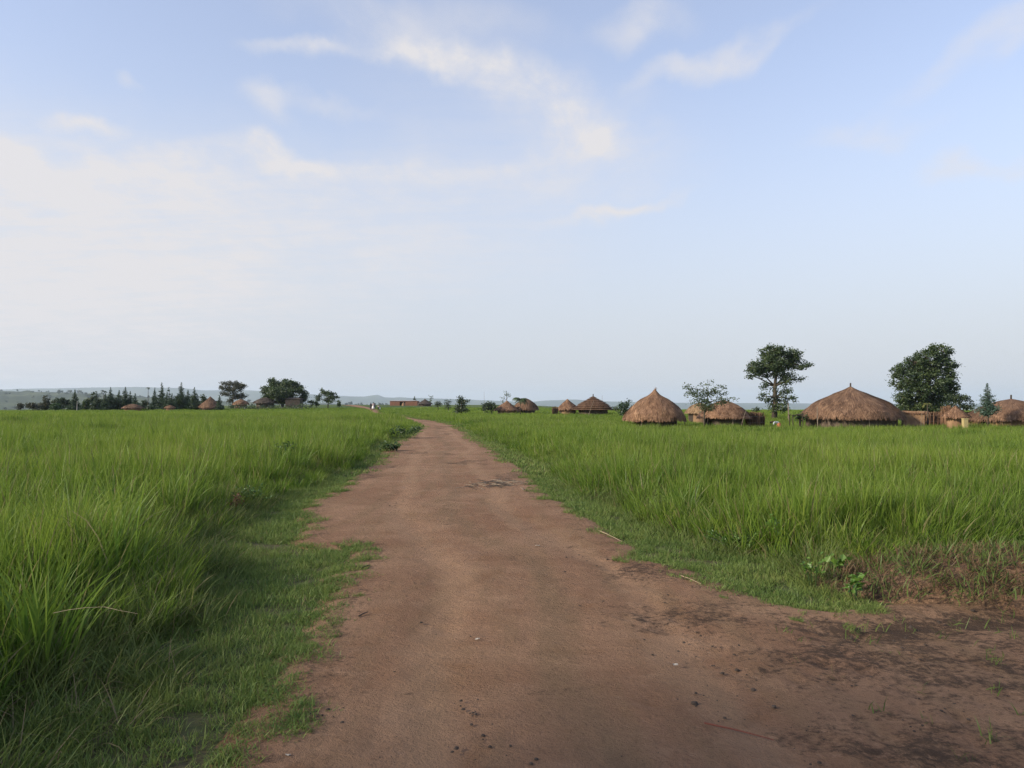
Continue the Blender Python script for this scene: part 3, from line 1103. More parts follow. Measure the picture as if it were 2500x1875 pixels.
    k = (road_sd(x, y) > verge_w(x, y) + 0.3) & keep_out(x, y)
    x, y = x[k], y[k]
    rt = x > np.interp(y, [0, 10, 40, 100], [0.6, -0.4, -4, -14])
    put(x[rt], y[rt], 20, 21, 0.9, 0.1, 'r', 96)
    put(x[~rt], y[~rt], 20, 21, 1.05, 0.1, 'l', 97)
    # short turf of the verge
    for (box, dn, i0, i1, sc, sd0) in (((-5, 5, -1, 8.5), 75, 17, 19, 1.0, 101), ((-6, 6, 8.5, 16), 55, 17, 19, 1.25, 102), ((-12, 4, 16, 45), 16, 19, 20, 1.2, 103), ((-34, 0, 45, 110), 4, 19, 20, 2.2, 104)):
        x, y = rect(*box, dn, sd0)
        sd = road_sd(x, y)
        ed = sd + (fbm(x * 3.1, y * 3.1, 3) - 0.5) * 0.45 + (fbm(x * 1.4 + 31, y * 1.4, 2) - 0.5) * 0.18 - 0.07 + 0.05 * (1 - S((y - 3.6) / 1.8)) * (x < 0)
        rs = np.random.default_rng(sd0 + 50)
        ed = ed + rs.normal(0, 0.07, len(ed))
        k = (ed > 0.0) & (sd < verge_w(x, y) + 1.0)
        k &= ~((np.abs((x - 4.75) / 1.9) < 1) & (np.abs((y - 6.4) / 0.8) < 1) & (fbm(x * 2, y * 2, 2) > 0.3))
        k &= ~((x > 3.0) & (y < 5.95))
        # bare spots near the edge
        k &= (fbm(x * 1.7 + 9, y * 1.7, 3) > 0.20) | (sd > 0.5)
        x, y, ed = x[k], y[k], ed[k]
        put(x, y, i0, i1, sc, 0.1, 't', sd0 + 10, 0.62 + 0.60 * S(ed / 0.7))
    # thinning fringe of tufts creeping onto the dirt
    x, y = rect(-4.5, 6, 1.5, 16, 34, 125)
    sd = road_sd(x, y)
    k = (sd < 0.05) & (np.random.default_rng(126).random(len(x)) < 0.55 * np.exp((sd + 0.05) / 0.09)) & ~((x > 2.9) & (y < 6.2)) & (fbm(x * 1.3 + 70, y * 1.3, 2) > 0.42)
    x, y = x[k], y[k]
    put(x, y, 21, 23, 0.75, 0.3, 't', 127)
    put(x[::3], y[::3], 17, 19, 0.42, 0.2, 't', 128)
    # stray tufts on the dirt
    r = np.random.default_rng(4)
    x = r.uniform(1.6, 5.2, 110)
    y = r.uniform(2.6, 5.7, 110)
    k = road_sd(x, y) < 0.05
    put(x[k], y[k], 21, 23, 1.0, 0.2, 't', 130)
    labs = {'l': ('tall_grass', 'tall bright green grass of the field left of the dirt road'),
            'r': ('tall_grass', 'tall green grass of the field right of the dirt road, reaching to the huts'),
            't': ('short_grass', 'short trampled turf along both edges of the dirt road')}
    for key, (nm, lb) in labs.items():
        g = groups[key]
        scatter(nm, *[np.concatenate([a[i] for a in g]) for i in range(4)], tree, lb)


# ------------------------------------------------------------------ plants
def leaf_quads(mb, C, n, spread, size, r, flat=0.6, up=0.3, aspect=0.55):
    """n leaf-shaped faces gathered round the point C"""
    for _ in range(n):
        p = Vector((C[0] + r.normal(0, spread), C[1] + r.normal(0, spread), C[2] + r.normal(0, spread * flat)))
        a = Vector((r.normal(), r.normal(), r.normal() * 0.7)).normalized()
        nn = Vector((r.normal(), r.normal(), r.normal() + up * 3))
        b = a.cross(nn)
        if b.length < 1e-4:
            continue
        b.normalize()
        s = size * r.uniform(0.6, 1.3)
        w = s * aspect
        mid = p + a * s * 0.1
        nrm = a.cross(b) * s * 0.12
        mb.add([p - a * s * 0.5, mid + b * w * 0.5 - nrm, p + a * s * 0.5, mid - b * w * 0.5 - nrm], [(0, 1, 2, 3)], r.uniform(0, 1))


def crown_clusters(lobes, k, d, r, dens):
    """cluster centres inside lobes given in metres: (centre, (rx, ry, rz))"""
    out = []
    for c, (rx, ry, rz) in lobes:
        n = max(2, int(dens * (rx * rz) ** 0.5 * ry ** 0.5 * (rx * ry * rz) ** 0.17))
        for _ in range(n):
            v = Vector((r.normal(), r.normal(), r.normal())).normalized()
            q = r.uniform(0.25, 1.0) ** 0.45
            out.append(Vector((c.x + v.x * rx * q, c.y + v.y * ry * q, c.z + v.z * rz * q)))
    return out


def broad_tree(name, label, cat, d, lobes_px, trunk_px, tw, leaf=0.2, dens=14, per=26, cl=0.26, mat='tree', group=None, seed=1, origin=(0, 0, 1.0), branches=True, depth=0.85, leanb=0.4, aspect=0.6):
    """tree whose crown lobes are (px, py, rx, ry), given in a zoomed crop: origin (x0, y0, scale)"""
    r = np.random.default_rng(seed)
    x0, y0, sc = origin
    k = mpp(d)
    cv = lambda px, py: (x0 + px / sc, y0 + py / sc)
    tp = [cv(*p) for p in trunk_px]
    bx = at(*tp[0], d)
    gz = tz(bx.x, d)
    base = Vector((bx.x, d, gz - 0.05))
    t = thing(name, base, label, cat, group)
    lobes = []
    for (px, py, rx, ry) in lobes_px:
        qx, qy = cv(px, py)
        c = at(qx, qy, d)
        rxm, rzm = rx / sc * k, ry / sc * k
        dep = r.normal(0, 0.35) * rxm
        lobes.append((Vector((c.x, d + dep, c.z)), (rxm * 0.9, rxm * depth, rzm * 0.9)))
    pts = [base] + [at(*p, d) for p in tp[1:]]
    tr = MB(base)
    n = len(pts)
    tr.tube(pts, [tw * (1 - 0.6 * i / max(1, n - 1)) * (1.35 if i == 0 else 1) for i in range(n)], 8)
    trunk_pts = pts
    cls = crown_clusters(lobes, k, d, r, dens)
    if branches:
        for c, rad in lobes:
            src = min(trunk_pts[1:], key=lambda p: (p - c).length + max(0, p.z - c.z) * 2)
            mid = src.lerp(c, 0.5) + Vector((r.normal(0, 0.08), r.normal(0, 0.08), 0.08)) * (c - src).length
            tr.tube([src, mid, c], [tw * leanb, tw * leanb * 0.65, tw * 0.12], 5)
        for i, c in enumerate(cls):
            if i % 3 == 0:
                lb = min(lobes, key=lambda q: (q[0] - c).length)[0]
                tr.tube([lb, lb.lerp(c, 0.5) + Vector((0, 0, 0.05)), c], [tw * 0.14, tw * 0.09, tw * 0.04], 4, cap=False)
    tr.build('trunk', M['bark'], t, True)
    cr = MB(base)
    for c in cls:
        leaf_quads(cr, c, per, cl, leaf, r, 0.6, 0.35, aspect)
    cr.build('crown', M[mat], t)
    return t


def pine(label, px, top, base_y, hw, d, mat='pine', seed=1, group=None, name='pine_tree', dense=1.0, full=0.12, cat='tree'):
    r = np.random.default_rng(seed)
    k = mpp(d)
    tp = at(px, top, d)
    gz = tz(tp.x, d)
    base = Vector((tp.x, d, gz - 0.05))
    H = tp.z - base.z
    W = hw * k * (1.4 if d > 100 else 1.15)
    t = thing(name, base, label, cat, group)
    tr = MB(base)
    tr.tube([base, base + Vector((0.03, 0, H * 0.5)), Vector((tp.x, d, tp.z))], [0.035 * H * 0.5, 0.02 * H * 0.5, 0.01], 6)
    cr = MB(base)
    nw = int(9 + H * 3.2)
    for i in range(nw):
        f = i / (nw - 1)
        zc = base.z + H * (full + (1 - full) * f)
        rad = W * (1 - f) ** 0.95 * r.uniform(0.7, 1.25) + 0.03
        lk = 0.3 + 0.7 * (1 - f)
        for j in range(int(r.integers(5, 8))):
            a = r.uniform(0, 2 * math.pi)
            rj = rad * r.uniform(0.6, 1.1)
            e = Vector((base.x + math.cos(a) * rj, d + math.sin(a) * rj, zc + rj * r.uniform(0.10, 0.5)))
            s = Vector((base.x, d, zc - 0.05 * rj))
            tr.tube([s, s.lerp(e, 0.6), e], [0.018, 0.012, 0.005], 3, cap=False)
            m = max(2, int(rj / 0.16 * dense))
            for q in range(m):
                c = s.lerp(e, (q + 0.8) / m)
                leaf_quads(cr, c, 5, (0.10 if d < 100 else 0.13) * lk, (0.26 if d < 100 else 0.34) * lk, r, 0.8, 0.0, 0.24 if d < 100 else 0.4)
    leaf_quads(cr, (base.x, d, base.z + H * 0.97), 8, 0.03, 0.16, r, 3.0, 0.0, 0.3)
    tr.build('trunk', M['bark'], t, True)
    cr.build('crown', M[mat], t)
    return t


def random_lobes(x0, x1, y0, y1, n, r):
    L = []
    cx, cy = (x0 + x1) / 2, (y0 + y1) / 2
    hx, hy = (x1 - x0) / 2, (y1 - y0) / 2
    for i in range(n):
        a = r.uniform(0, 2 * math.pi)
        q = r.uniform(0.1, 0.62)
        L.append((cx + math.cos(a) * hx * q, cy + math.sin(a) * hy * q, hx * r.uniform(0.42, 0.62), hy * r.uniform(0.42, 0.62)))
    return L


def bush_tree(label, x0, x1, y0, y1, base_y, d, mat='tree', n=6, seed=1, name='tree', cat='tree', group=None, **kw):
    r = np.random.default_rng(seed)
    cx = (x0 + x1) / 2
    if kw.pop('low', True):
        y1 = max(y1, base_y + 5)
    kw.setdefault('leaf', 0.24); kw.setdefault('dens', 16); kw.setdefault('per', 26); kw.setdefault('cl', 0.22)
    tw = kw.pop('tw', 0.09)
    return broad_tree(name, label, cat, d, random_lobes(x0, x1, y0, y1, n, r), [(cx, base_y), (cx + 1, (y1 + base_y) / 2), (cx, (y0 + y1) / 2)], tw, mat=mat, seed=seed, group=group, **kw)


def frond_tree(label, px, top, base_y, hw, d, mat, n=9, seed=1, name='palm_tree', droop=1.0, stems=1, cat='tree', wid=0.12):
    r = np.random.default_rng(seed)
    k = mpp(d)
    tp = at(px, top, d)
    gz = tz(tp.x, d)
    base = Vector((tp.x, d, gz - 0.05))
    W = hw * k
    H = tp.z - base.z - W * 0.35
    t = thing(name, base, label, cat)
    tr = MB(base); cr = MB(base)
    for s in range(stems):
        top_ = base + Vector((r.normal(0, 0.25 * W) if stems > 1 else 0, r.normal(0, 0.2 * W) if stems > 1 else 0, H * (1 if s == 0 else r.uniform(0.6, 0.95))))
        tr.tube([base, base.lerp(top_, 0.5) + Vector((r.normal(0, .04), 0, 0)), top_], [0.07, 0.055, 0.035], 6)
        for i in range(n):
            a = 2 * math.pi * (i + r.uniform(0, 0.6)) / n
            L = W * r.uniform(0.85, 1.2)
            el = r.uniform(0.3, 1.2)
            p = top_.copy(); pts = [p.copy()]
            for q in range(7):
                p = p + Vector((math.cos(a) * math.cos(el), math.sin(a) * math.cos(el), math.sin(el))) * L / 6
                el -= droop * r.uniform(0.25, 0.45)
                pts.append(p.copy())
            tr.tube(pts[:5], [0.02, 0.016, 0.012, 0.008, 0.006], 3, cap=False)
            rn = r.uniform(0, 1)
            for q in range(len(pts) - 1):
                for side in (-1, 1):
                    for u in (0.25, 0.75):
                        b = pts[q].lerp(pts[q + 1], u)
                        dr = (pts[q + 1] - pts[q]).normalized()
                        sd = dr.cross(Vector((0, 0, 1)))
                        if sd.length < 1e-3: continue
                        sd.normalize()
                        ll = wid * 3 * L * (0.5 + 0.5 * math.sin((q + u) / 6 * math.pi))
                        tipp = b + (sd * side * 0.8 + dr * 0.5 - Vector((0, 0, 0.45))) * ll
                        w2 = dr * ll * 0.12
                        cr.add([b - w2, b + w2, tipp], [(0, 1, 2)], min(1, max(0, rn + r.normal(0, 0.15))))
    tr.build('trunk', M['bark'], t, True)
    cr.build('crown', M[mat], t)
    return t


def weed(label, px, py, h, w, mat, seed, leaf=0.09, n=40, name='weed', d=None, extra=None, cat='weed', aspect=0.5):
    """a leafy plant rooted where the pixel meets the ground"""
    r = np.random.default_rng(seed)
    x, y = gp(px, py)
    for _ in range(4):
        x, y = gp(px, py, tz(x, y))
    base = Vector((x, y, tz(x, y)))
    t = thing(name, base, label, cat)
    st = MB(base); lf = MB(base)
    for i in range(n // 5):
        a = r.uniform(0, 2 * math.pi)
        q = w * 0.5 * math.sqrt(r.uniform(0, 1))
        e = base + Vector((math.cos(a) * q, math.sin(a) * q, h * r.uniform(0.5, 1.0)))
        m = base.lerp(e, 0.55) + Vector((0, 0, h * 0.12))
        st.tube([base + Vector((math.cos(a), math.sin(a), 0)) * 0.02, m, e], [0.006, 0.005, 0.002], 4, cap=False)
        for s in range(7):
            u = 0.35 + 0.65 * s / 6
            c = m.lerp(e, (u - 0.35) / 0.65)
            leaf_quads(lf, c, 2, leaf * 0.45, leaf, r, 0.7, 0.8, aspect)
    st.build('stem', M['weed'], t)
    lf.build('leaves', M[mat], t)
    return t


# ------------------------------------------------------------------ huts
PROF_PEAK = [(0, 0.02), (0.07, 0.055), (0.14, 0.11), (0.24, 0.21), (0.33, 0.39), (0.45, 0.58), (0.65, 0.79), (0.86, 0.94), (1, 1)]
PROF_WIDE = [(0, 0.015), (0.10, 0.10), (0.27, 0.32), (0.42, 0.52), (0.59, 0.72), (0.84, 0.92), (1, 1)]
PROF_DOME = [(0, 0.02), (0.08, 0.20), (0.22, 0.42), (0.45, 0.68), (0.72, 0.88), (1, 1)]
PROF_CONE = [(0, 0.02), (0.2, 0.18), (0.4, 0.40), (0.7, 0.74), (1, 1)]


def hut(label, x0, x1, apex_y, eave_y, d, prof=PROF_DOME, mat='thatch', wall='mud', pole=None, strands=2600, seed=1, group='thatched huts of the village', stepped=0, wallr=0.74, lean=0.0, door_az=200, tuft=False, posts=0, sw=0.05, keep=1.0, wall_part=True, layer=0.0):
    r = np.random.default_rng(seed)
    k = mpp(d)
    Rr = (x1 - x0) / 2 * k
    cx = at((x0 + x1) / 2, eave_y, d).x
    gz = tz(cx, d)
    ze = at((x0 + x1) / 2, eave_y, d).z
    za = at((x0 + x1) / 2, apex_y, d).z
    base = Vector((cx, d, gz - 0.04))
    HUTS.append((cx, d, Rr * min(keep, wallr + 0.02)))
    t = thing('thatched_hut', base, label, 'hut', group)
    fr = np.array([p[0] for p in prof]); rr = np.array([p[1] for p in prof])
    NA, NT_ = 96, 34

    def a_n(a):
        return (a % (2 * math.pi)) * 2.5

    def surf(a, f, off=0.0):
        q = float(np.interp(f, fr, rr)) if f <= 1 else 1 + (f - 1) * 0.25
        if stepped and f <= 1:
            u = f * stepped
            q = q + (u - math.floor(u) - 0.35) * 0.12
        n = float(fbm(math.cos(a) * 2.2 + 7 + seed, math.sin(a) * 2.2 + f * 3, 3)) - 0.5
        rad = Rr * q * (1 + 0.13 * n * min(1, f * 3)) + off
        if layer and f < 1.3:
            ed = layer + 0.10 * (float(fbm(a_n(a), 2.7 + seed, 3)) - 0.5)
            if f < ed:
                rad += 0.06 * Rr / 2.4 * S((f - ed + 0.14) / 0.13)
        z = za + (ze - za) * f + n * 0.16 * min(1, f * 2) * (1 if not stepped else 0.3)
        if stepped and f <= 1:
            u = f * stepped
            z = za + (ze - za) * (math.floor(u) + (u - math.floor(u)) ** 1.0) / stepped
        return Vector((cx + lean * (1 - f) * Rr + rad * math.cos(a), d + rad * math.sin(a), z))
    rb = MB(base)
    fs_ = np.linspace(0, 1, NT_)
    if stepped:
        fs_ = []
        for s in range(stepped):
            fs_ += [s / stepped + 0.001, (s + 0.5) / stepped, (s + 0.999) / stepped]
        fs_ = np.array(fs_)
    vs = [surf(2 * math.pi * j / NA, f) for f in fs_ for j in range(NA)]
    q = []
    nr = len(fs_)
    for i in range(nr - 1):
        for j in range(NA):
            q.append((i * NA + j, (i + 1) * NA + j, (i + 1) * NA + (j + 1) % NA, i * NA + (j + 1) % NA))
    q.append(tuple(range(NA)))
    # underside of the thatch
    b0 = len(vs)
    for j in range(NA):
        a = 2 * math.pi * j / NA
        vs.append(Vector((cx + Rr * 0.90 * math.cos(a), d + Rr * 0.90 * math.sin(a), ze - 0.04)))
    for j in range(NA):
        a = 2 * math.pi * j / NA
        vs.append(Vector((cx + Rr * wallr * 0.9 * math.cos(a), d + Rr * wallr * 0.9 * math.sin(a), ze + 0.10)))
    l0 = (nr - 1) * NA
    for j in range(NA):
        q.append((l0 + j, b0 + j, b0 + (j + 1) % NA, l0 + (j + 1) % NA))
        q.append((b0 + j, b0 + NA + j, b0 + NA + (j + 1) % NA, b0 + (j + 1) % NA))
    rb.add(vs, q, 0.45)
    # loose straw over the whole roof and a ragged fringe
    for i in range(strands):
        a = r.uniform(0, 2 * math.pi)
        f0 = r.uniform(0, 1) ** 0.75 if i % 4 else r.uniform(0.78, 0.98)
        ln = r.uniform(0.10, 0.24)
        if i % 4 == 0:
            ln = r.uniform(0.10, 0.30) * (1.25 - f0) * 2.0 * (0.6 + 0.8 * float(vnoise(a * 9 + seed, 3)))
        da = r.normal(0, 0.03)
        w = sw * r.uniform(0.5, 1.4)
        rn = r.uniform(0, 1)
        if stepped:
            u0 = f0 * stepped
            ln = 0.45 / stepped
            rn = min(1.0, max(0.0, (u0 - math.floor(u0)) * 1.3 - 0.15 + r.normal(0, 0.12)))  # lighter cut ends; the dark band below each lip is painted shadow
        P = [surf(a + da * s, min(1.14, f0 + ln * s), 0.02 + 0.05 * r.uniform(0, 1) * (1 if s else 0.2)) for s in (0, 0.5, 1)]
        sd = Vector((-math.sin(a), math.cos(a), 0)) * w * 0.5
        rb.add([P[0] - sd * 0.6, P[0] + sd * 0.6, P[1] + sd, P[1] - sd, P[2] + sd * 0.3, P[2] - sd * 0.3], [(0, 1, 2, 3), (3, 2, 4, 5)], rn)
    # straws sticking out at the ridge
    ap = surf(0, 0)
    apx = Vector((cx + lean * Rr, d, za))
    for i in range(70 if tuft else 26):
        a = r.uniform(0, 2 * math.pi)
        e = apx + Vector((math.cos(a) * r.uniform(0.05, 0.22) + (0.08 if tuft else 0), math.sin(a) * r.uniform(0.05, 0.2), r.uniform(0.0, 0.26) if tuft else r.uniform(-0.12, 0.10)))
        sd = Vector((-math.sin(a), math.cos(a), 0)) * 0.012
        rb.add([apx - Vector((0, 0, .15)) - sd, apx - Vector((0, 0, .15)) + sd, e], [(0, 1, 2)], r.uniform(0, 1))
    rb.build('thatch_roof', M[mat], t)
    if pole:
        pm = MB(base)
        h = pole * k
        pm.tube([apx - Vector((0, 0, 0.25)), apx + Vector((0.01, 0, h * 0.5)), apx + Vector((0.02, 0.0, h))], [0.07, 0.065, 0.06], 8)
        pm.build('roof_pole', M['darkwood'], t)
    if wall_part:
        wr = Rr * wallr
        wm = MB(base)
        n = 40
        da = R(door_az)
        gap = 0.42 / wr
        vs, q = [], []
        zs = [gz - 0.3, gz + (ze - gz) * 0.5, ze + 0.2]
        ang = [da + gap + (2 * math.pi - 2 * gap) * j / n for j in range(n + 1)]
        for off in (0.0, -0.16):
            for z in zs:
                for a in ang:
                    w_ = wr + off + 0.03 * (float(vnoise(a * 4, z * 3 + seed)) - 0.5)
                    vs.append((cx + w_ * math.cos(a), d + w_ * math.sin(a), z))
        m = n + 1
        for i in range(2):
            for j in range(n):
                q.append((i * m + j, i * m + j + 1, (i + 1) * m + j + 1, (i + 1) * m + j))
                o = 3 * m
                q.append((o + i * m + j, o + (i + 1) * m + j, o + (i + 1) * m + j + 1, o + i * m + j + 1))
            for j in (0, n):
                o = 3 * m
                q.append((i * m + j, (i + 1) * m + j, o + (i + 1) * m + j, o + i * m + j))
        wm.add(vs, q)
        wm.build('mud_wall', M[wall], t)
        dm = MB(base)
        dm.box((cx + (wr - 0.1) * math.cos(da), d + (wr - 0.1) * math.sin(da), (gz + ze) / 2), (0.05, 0.80, ze - gz + 0.1), da)
        dm.build('door', M['darkwood'], t)
    for i in range(posts):
        a = R(180 + 180 * (i + 0.5) / posts) + r.normal(0, 0.08)
        pm = MB(base)
        p0 = Vector((cx + Rr * 0.93 * math.cos(a), d + Rr * 0.93 * math.sin(a), gz - 0.1))
        pm.tube([p0, p0 + Vector((r.normal(0, .04), r.normal(0, .04), (ze - gz) * 0.6)), p0 + Vector((r.normal(0, .06), 0, ze - gz + 0.15))], [0.035, 0.032, 0.028], 6)
        pm.build('post', M['stick'], t)
    return t


# ------------------------------------------------------------------ people
def person(label, loc, h, rz, shirt, lower, pose='walk', skirt=False, seed=0):
    """one continuous body grown on a skeleton, with clothes and hair as its children"""
    t = bpy.data.objects.new('person', None)
    t.location = loc
    t.rotation_euler = (0, 0, rz)
    COL.objects.link(t)
    tag(t, label, 'person', 'people on the far road' if pose != 'stoop' else None)
    s = h / 1.7
    if pose == 'walk':
        J = {'pelvis': (0, 0, .92), 'waist': (0, .01, 1.06), 'chest': (0, .02, 1.30), 'neck': (0, .02, 1.45), 'head': (0, .03, 1.56), 'top': (0, .03, 1.67),
             'shl': (-.17, .01, 1.38), 'ell': (-.22, -.06, 1.13), 'wrl': (-.22, .04, .90), 'hal': (-.215, .07, .80),
             'shr': (.17, .01, 1.38), 'elr': (.22, .03, 1.13), 'wrr': (.21, .15, .91), 'har': (.205, .19, .82),
             'hil': (-.09, 0, .88), 'knl': (-.10, .16, .50), 'anl': (-.10, .10, .08), 'tol': (-.10, .24, .03),
             'hir': (.09, 0, .88), 'knr': (.10, -.02, .49), 'anr': (.10, -.24, .12), 'tor': (.10, -.12, .03)}
    else:   # stooping forward, hands to the ground
        J = {'pelvis': (0, -.15, .80), 'waist': (0, -.02, .90), 'chest': (0, .20, .98), 'neck': (0, .36, .98), 'head': (0, .47, .95), 'top': (0, .57, .90),
             'shl': (-.17, .28, .94), 'ell': (-.24, .34, .68), 'wrl': (-.20, .46, .46), 'hal': (-.19, .49, .37),
             'shr': (.17, .28, .94), 'elr': (.22, .32, .68), 'wrr': (.18, .44, .46), 'har': (.17, .47, .37),
             'hil': (-.09, -.15, .78), 'knl': (-.11, .06, .45), 'anl': (-.11, -.10, .08), 'tol': (-.11, .05, .03),
             'hir': (.09, -.15, .78), 'knr': (.11, .06, .45), 'anr': (.11, -.10, .08), 'tor': (.11, .05, .03)}
    rad = {'pelvis': .125, 'waist': .11, 'chest': .135, 'neck': .055, 'head': .095, 'top': .075, 'shl': .06, 'ell': .043, 'wrl': .03, 'hal': .032, 'shr': .06, 'elr': .043, 'wrr': .03, 'har': .032,
           'hil': .09, 'knl': .06, 'anl': .04, 'tol': .035, 'hir': .09, 'knr': .06, 'anr': .04, 'tor': .035}
    E = [('pelvis', 'waist'), ('waist', 'chest'), ('chest', 'neck'), ('neck', 'head'), ('head', 'top'), ('chest', 'shl'), ('shl', 'ell'), ('ell', 'wrl'), ('wrl', 'hal'),
         ('chest', 'shr'), ('shr', 'elr'), ('elr', 'wrr'), ('wrr', 'har'), ('pelvis', 'hil'), ('hil', 'knl'), ('knl', 'anl'), ('anl', 'tol'), ('pelvis', 'hir'), ('hir', 'knr'), ('knr', 'anr'), ('anr', 'tor')]
    names = list(J)

    def skin(nm, keys, edges, grow, mat, root):
        me = bpy.data.meshes.new(nm)
        me.from_pydata([tuple(c * s for c in J[k]) for k in keys], [(keys.index(a), keys.index(b)) for a, b in edges], [])
        o = link(nm, me, None, t)
        o.modifiers.new('skin', 'SKIN')
        for i, k in enumerate(keys):
            v = me.skin_vertices[0].data[i]
            v.radius = (rad[k] * s * grow, rad[k] * s * grow)
            v.use_root = (k == root)
        ss = o.modifiers.new('sub', 'SUBSURF')
        ss.levels = ss.render_levels = 1
        me.materials.append(mat)
        return o
    skin('body', names, E, 1.0, M['skin'], 'pelvis')
    ks = ['pelvis', 'waist', 'chest', 'shl', 'ell', 'shr', 'elr']
    skin('shirt', ks, [('pelvis', 'waist'), ('waist', 'chest'), ('chest', 'shl'), ('shl', 'ell'), ('chest', 'shr'), ('shr', 'elr')], 1.22, M[shirt], 'pelvis')
    if skirt:
        mb = MB()
        n = 20
        vs, q = [], []
        p = Vector(J['pelvis'])
        for i, (f, rx) in enumerate(((0, .16), (.35, .21), (.7, .25), (1.0, .28))):
            for j in range(n):
                a = 2 * math.pi * j / n
                w = rx * (1 + 0.06 * math.sin(5 * a))
                vs.append(((p.x + w * math.cos(a)) * s, (p.y + w * 0.85 * math.sin(a)) * s, (p.z + .08 - f * (p.z - .32)) * s))
        for i in range(3):
            for j in range(n):
                q.append((i * n + j, i * n + (j + 1) % n, (i + 1) * n + (j + 1) % n, (i + 1) * n + j))
        mb.add(vs, q)
        mb.build('skirt', M[lower], t, True)
    else:
        kt = ['pelvis', 'hil', 'knl', 'hir', 'knr']
        skin('trousers', kt, [('pelvis', 'hil'), ('hil', 'knl'), ('pelvis', 'hir'), ('hir', 'knr')], 1.2, M[lower], 'pelvis')
    hm = bpy.data.meshes.new('hair')
    bm = bmesh.new()
    bmesh.ops.create_uvsphere(bm, u_segments=14, v_segments=10, radius=1.0)
    hd, tp_ = Vector(J['head']), Vector(J['top'])
    up = (tp_ - hd).normalized()
    rot = up.to_track_quat('Z', 'Y').to_matrix()
    bmesh.ops.delete(bm, geom=[v for v in bm.verts if v.co.z < -0.25], context='VERTS')
    for v in bm.verts:
        c = Vector((v.co.x * .108, v.co.y * .116 - .012, v.co.z * .105 + .035))
        v.co = (hd.lerp(tp_, .35) + rot @ c) * s
    bm.to_mesh(hm); bm.free()
    link('hair', hm, M['hair'], t, True)
    return t


def stick(label, p0, p1, r0, mat, name='stick', cat='stick', bend=0.05, seed=1, group=None):
    rr = np.random.default_rng(seed)
    p0, p1 = Vector(p0), Vector(p1)
    L = (p1 - p0).length
    mb = MB(p0)
    pts = []
    for i in range(6):
        u = i / 5
        pts.append(p0.lerp(p1, u) + Vector((rr.normal(0, bend * 0.15), rr.normal(0, bend * 0.15), bend * math.sin(u * math.pi) * 0.6)) * L)
    mb.tube(pts, [r0 * (1 - 0.5 * i / 5) for i in range(6)], 6)
    o = mb.build(name, mat)
    o.location = p0
    return tag(o, label, cat, group)


exec_order = None
# ------------------------------------------------------------------ the village on the right
Z5 = (1480, 830, 4.254)      # crops used when reading the photograph: x0, y0, scale
Z6 = (1900, 820, 3.687)
Z4 = (1150, 920, 4.424)
Z3 = (850, 930, 4.424)
Z2 = (450, 880, 4.424)
Z1 = (0, 900, 4.424)

hut('large brown thatched hut with a peaked straw tuft, beside the round dark bush', 1524, 1674, 951, 1019, 60, PROF_PEAK, 'thatch', 'mudgrey', None, 5200, 21, tuft=True, posts=5, lean=0.0, layer=0.36, sw=0.06, wallr=0.68)
hut('pale thatched hut mostly hidden behind the sparse young tree', 1672, 1742, 983, 1007, 74, PROF_DOME, 'thatchlight', 'mud', None, 1200, 22)
hut('brown domed hut behind the sparse young tree, a brush fence at its side', 1703, 1832, 977, 1017, 62, PROF_DOME, 'thatch', 'mudgrey', None, 4200, 23, posts=3, layer=0.5, sw=0.06, wallr=0.7)
hut('widest thatched hut, a bare centre pole at its tip, between the two big trees', 1958, 2196, 944, 1014, 60, PROF_WIDE, 'thatch2', 'mudgrey', 9, 7000, 24, posts=3, wallr=0.86, layer=0.26, sw=0.06)
hut('dark brown thatched hut cut by the frame edge, blue pine before it', 2364, 2574, 974, 1022, 61, PROF_DOME, 'thatch2', 'mud', 10, 4200, 25, posts=2, wallr=0.85)
hut('small hut on a bare mud wall with a pointed thatch cap', 2301, 2364, 991, 1018, 58, PROF_CONE, 'thatch', 'mud', None, 1500, 26, wallr=0.60, door_az=318)
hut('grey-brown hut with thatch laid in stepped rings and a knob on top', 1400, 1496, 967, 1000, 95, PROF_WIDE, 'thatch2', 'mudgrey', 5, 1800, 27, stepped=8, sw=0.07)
hut('small peaked hut touching the stepped-thatch hut', 1358, 1413, 974, 999, 97, PROF_CONE, 'thatch', 'mud', None, 1200, 28, sw=0.07)
hut('small conical hut beside the leafless-looking shrub, drooping tree before its neighbour', 1207, 1268, 978, 1001, 100, PROF_CONE, 'thatch', 'mud', None, 1200, 29, sw=0.07)
hut('domed hut half covered by the drooping small tree', 1253, 1314, 972, 999, 102, PROF_DOME, 'thatch2', 'mudgrey', None, 1300, 30, sw=0.07)
hut('small dark grey hut next to the long brick building', 1019, 1056, 974, 986, 195, PROF_CONE, 'thatchgrey', 'mudgrey', None, 700, 31, group='small huts far off', sw=0.12)
hut('brown steep hut at the end of the pine row', 486, 541, 968, 994, 150, PROF_CONE, 'thatch2', 'mudgrey', None, 1000, 32, group='small huts far off', sw=0.1)
hut('low reddish hut under the pale acacia tree', 568, 608, 975, 987, 172, PROF_DOME, 'thatch', 'mudred', None, 700, 33, group='small huts far off', sw=0.12)
hut('dark hut with a wide roof under the spreading dark tree', 619, 676, 970, 984, 168, PROF_DOME, 'thatchgrey', 'mudgrey', None, 900, 34, group='small huts far off', sw=0.12)
hut('low brown hut roof at the right foot of the dense pine row', 300, 349, 986, 996, 142, PROF_DOME, 'thatch2', 'mudred', None, 700, 35, group='small huts far off', sw=0.12)
hut('very low red-brown roof between the tallest pines', 402, 428, 989, 996, 142, PROF_DOME, 'thatch', 'mudred', None, 500, 36, group='small huts far off', sw=0.12)


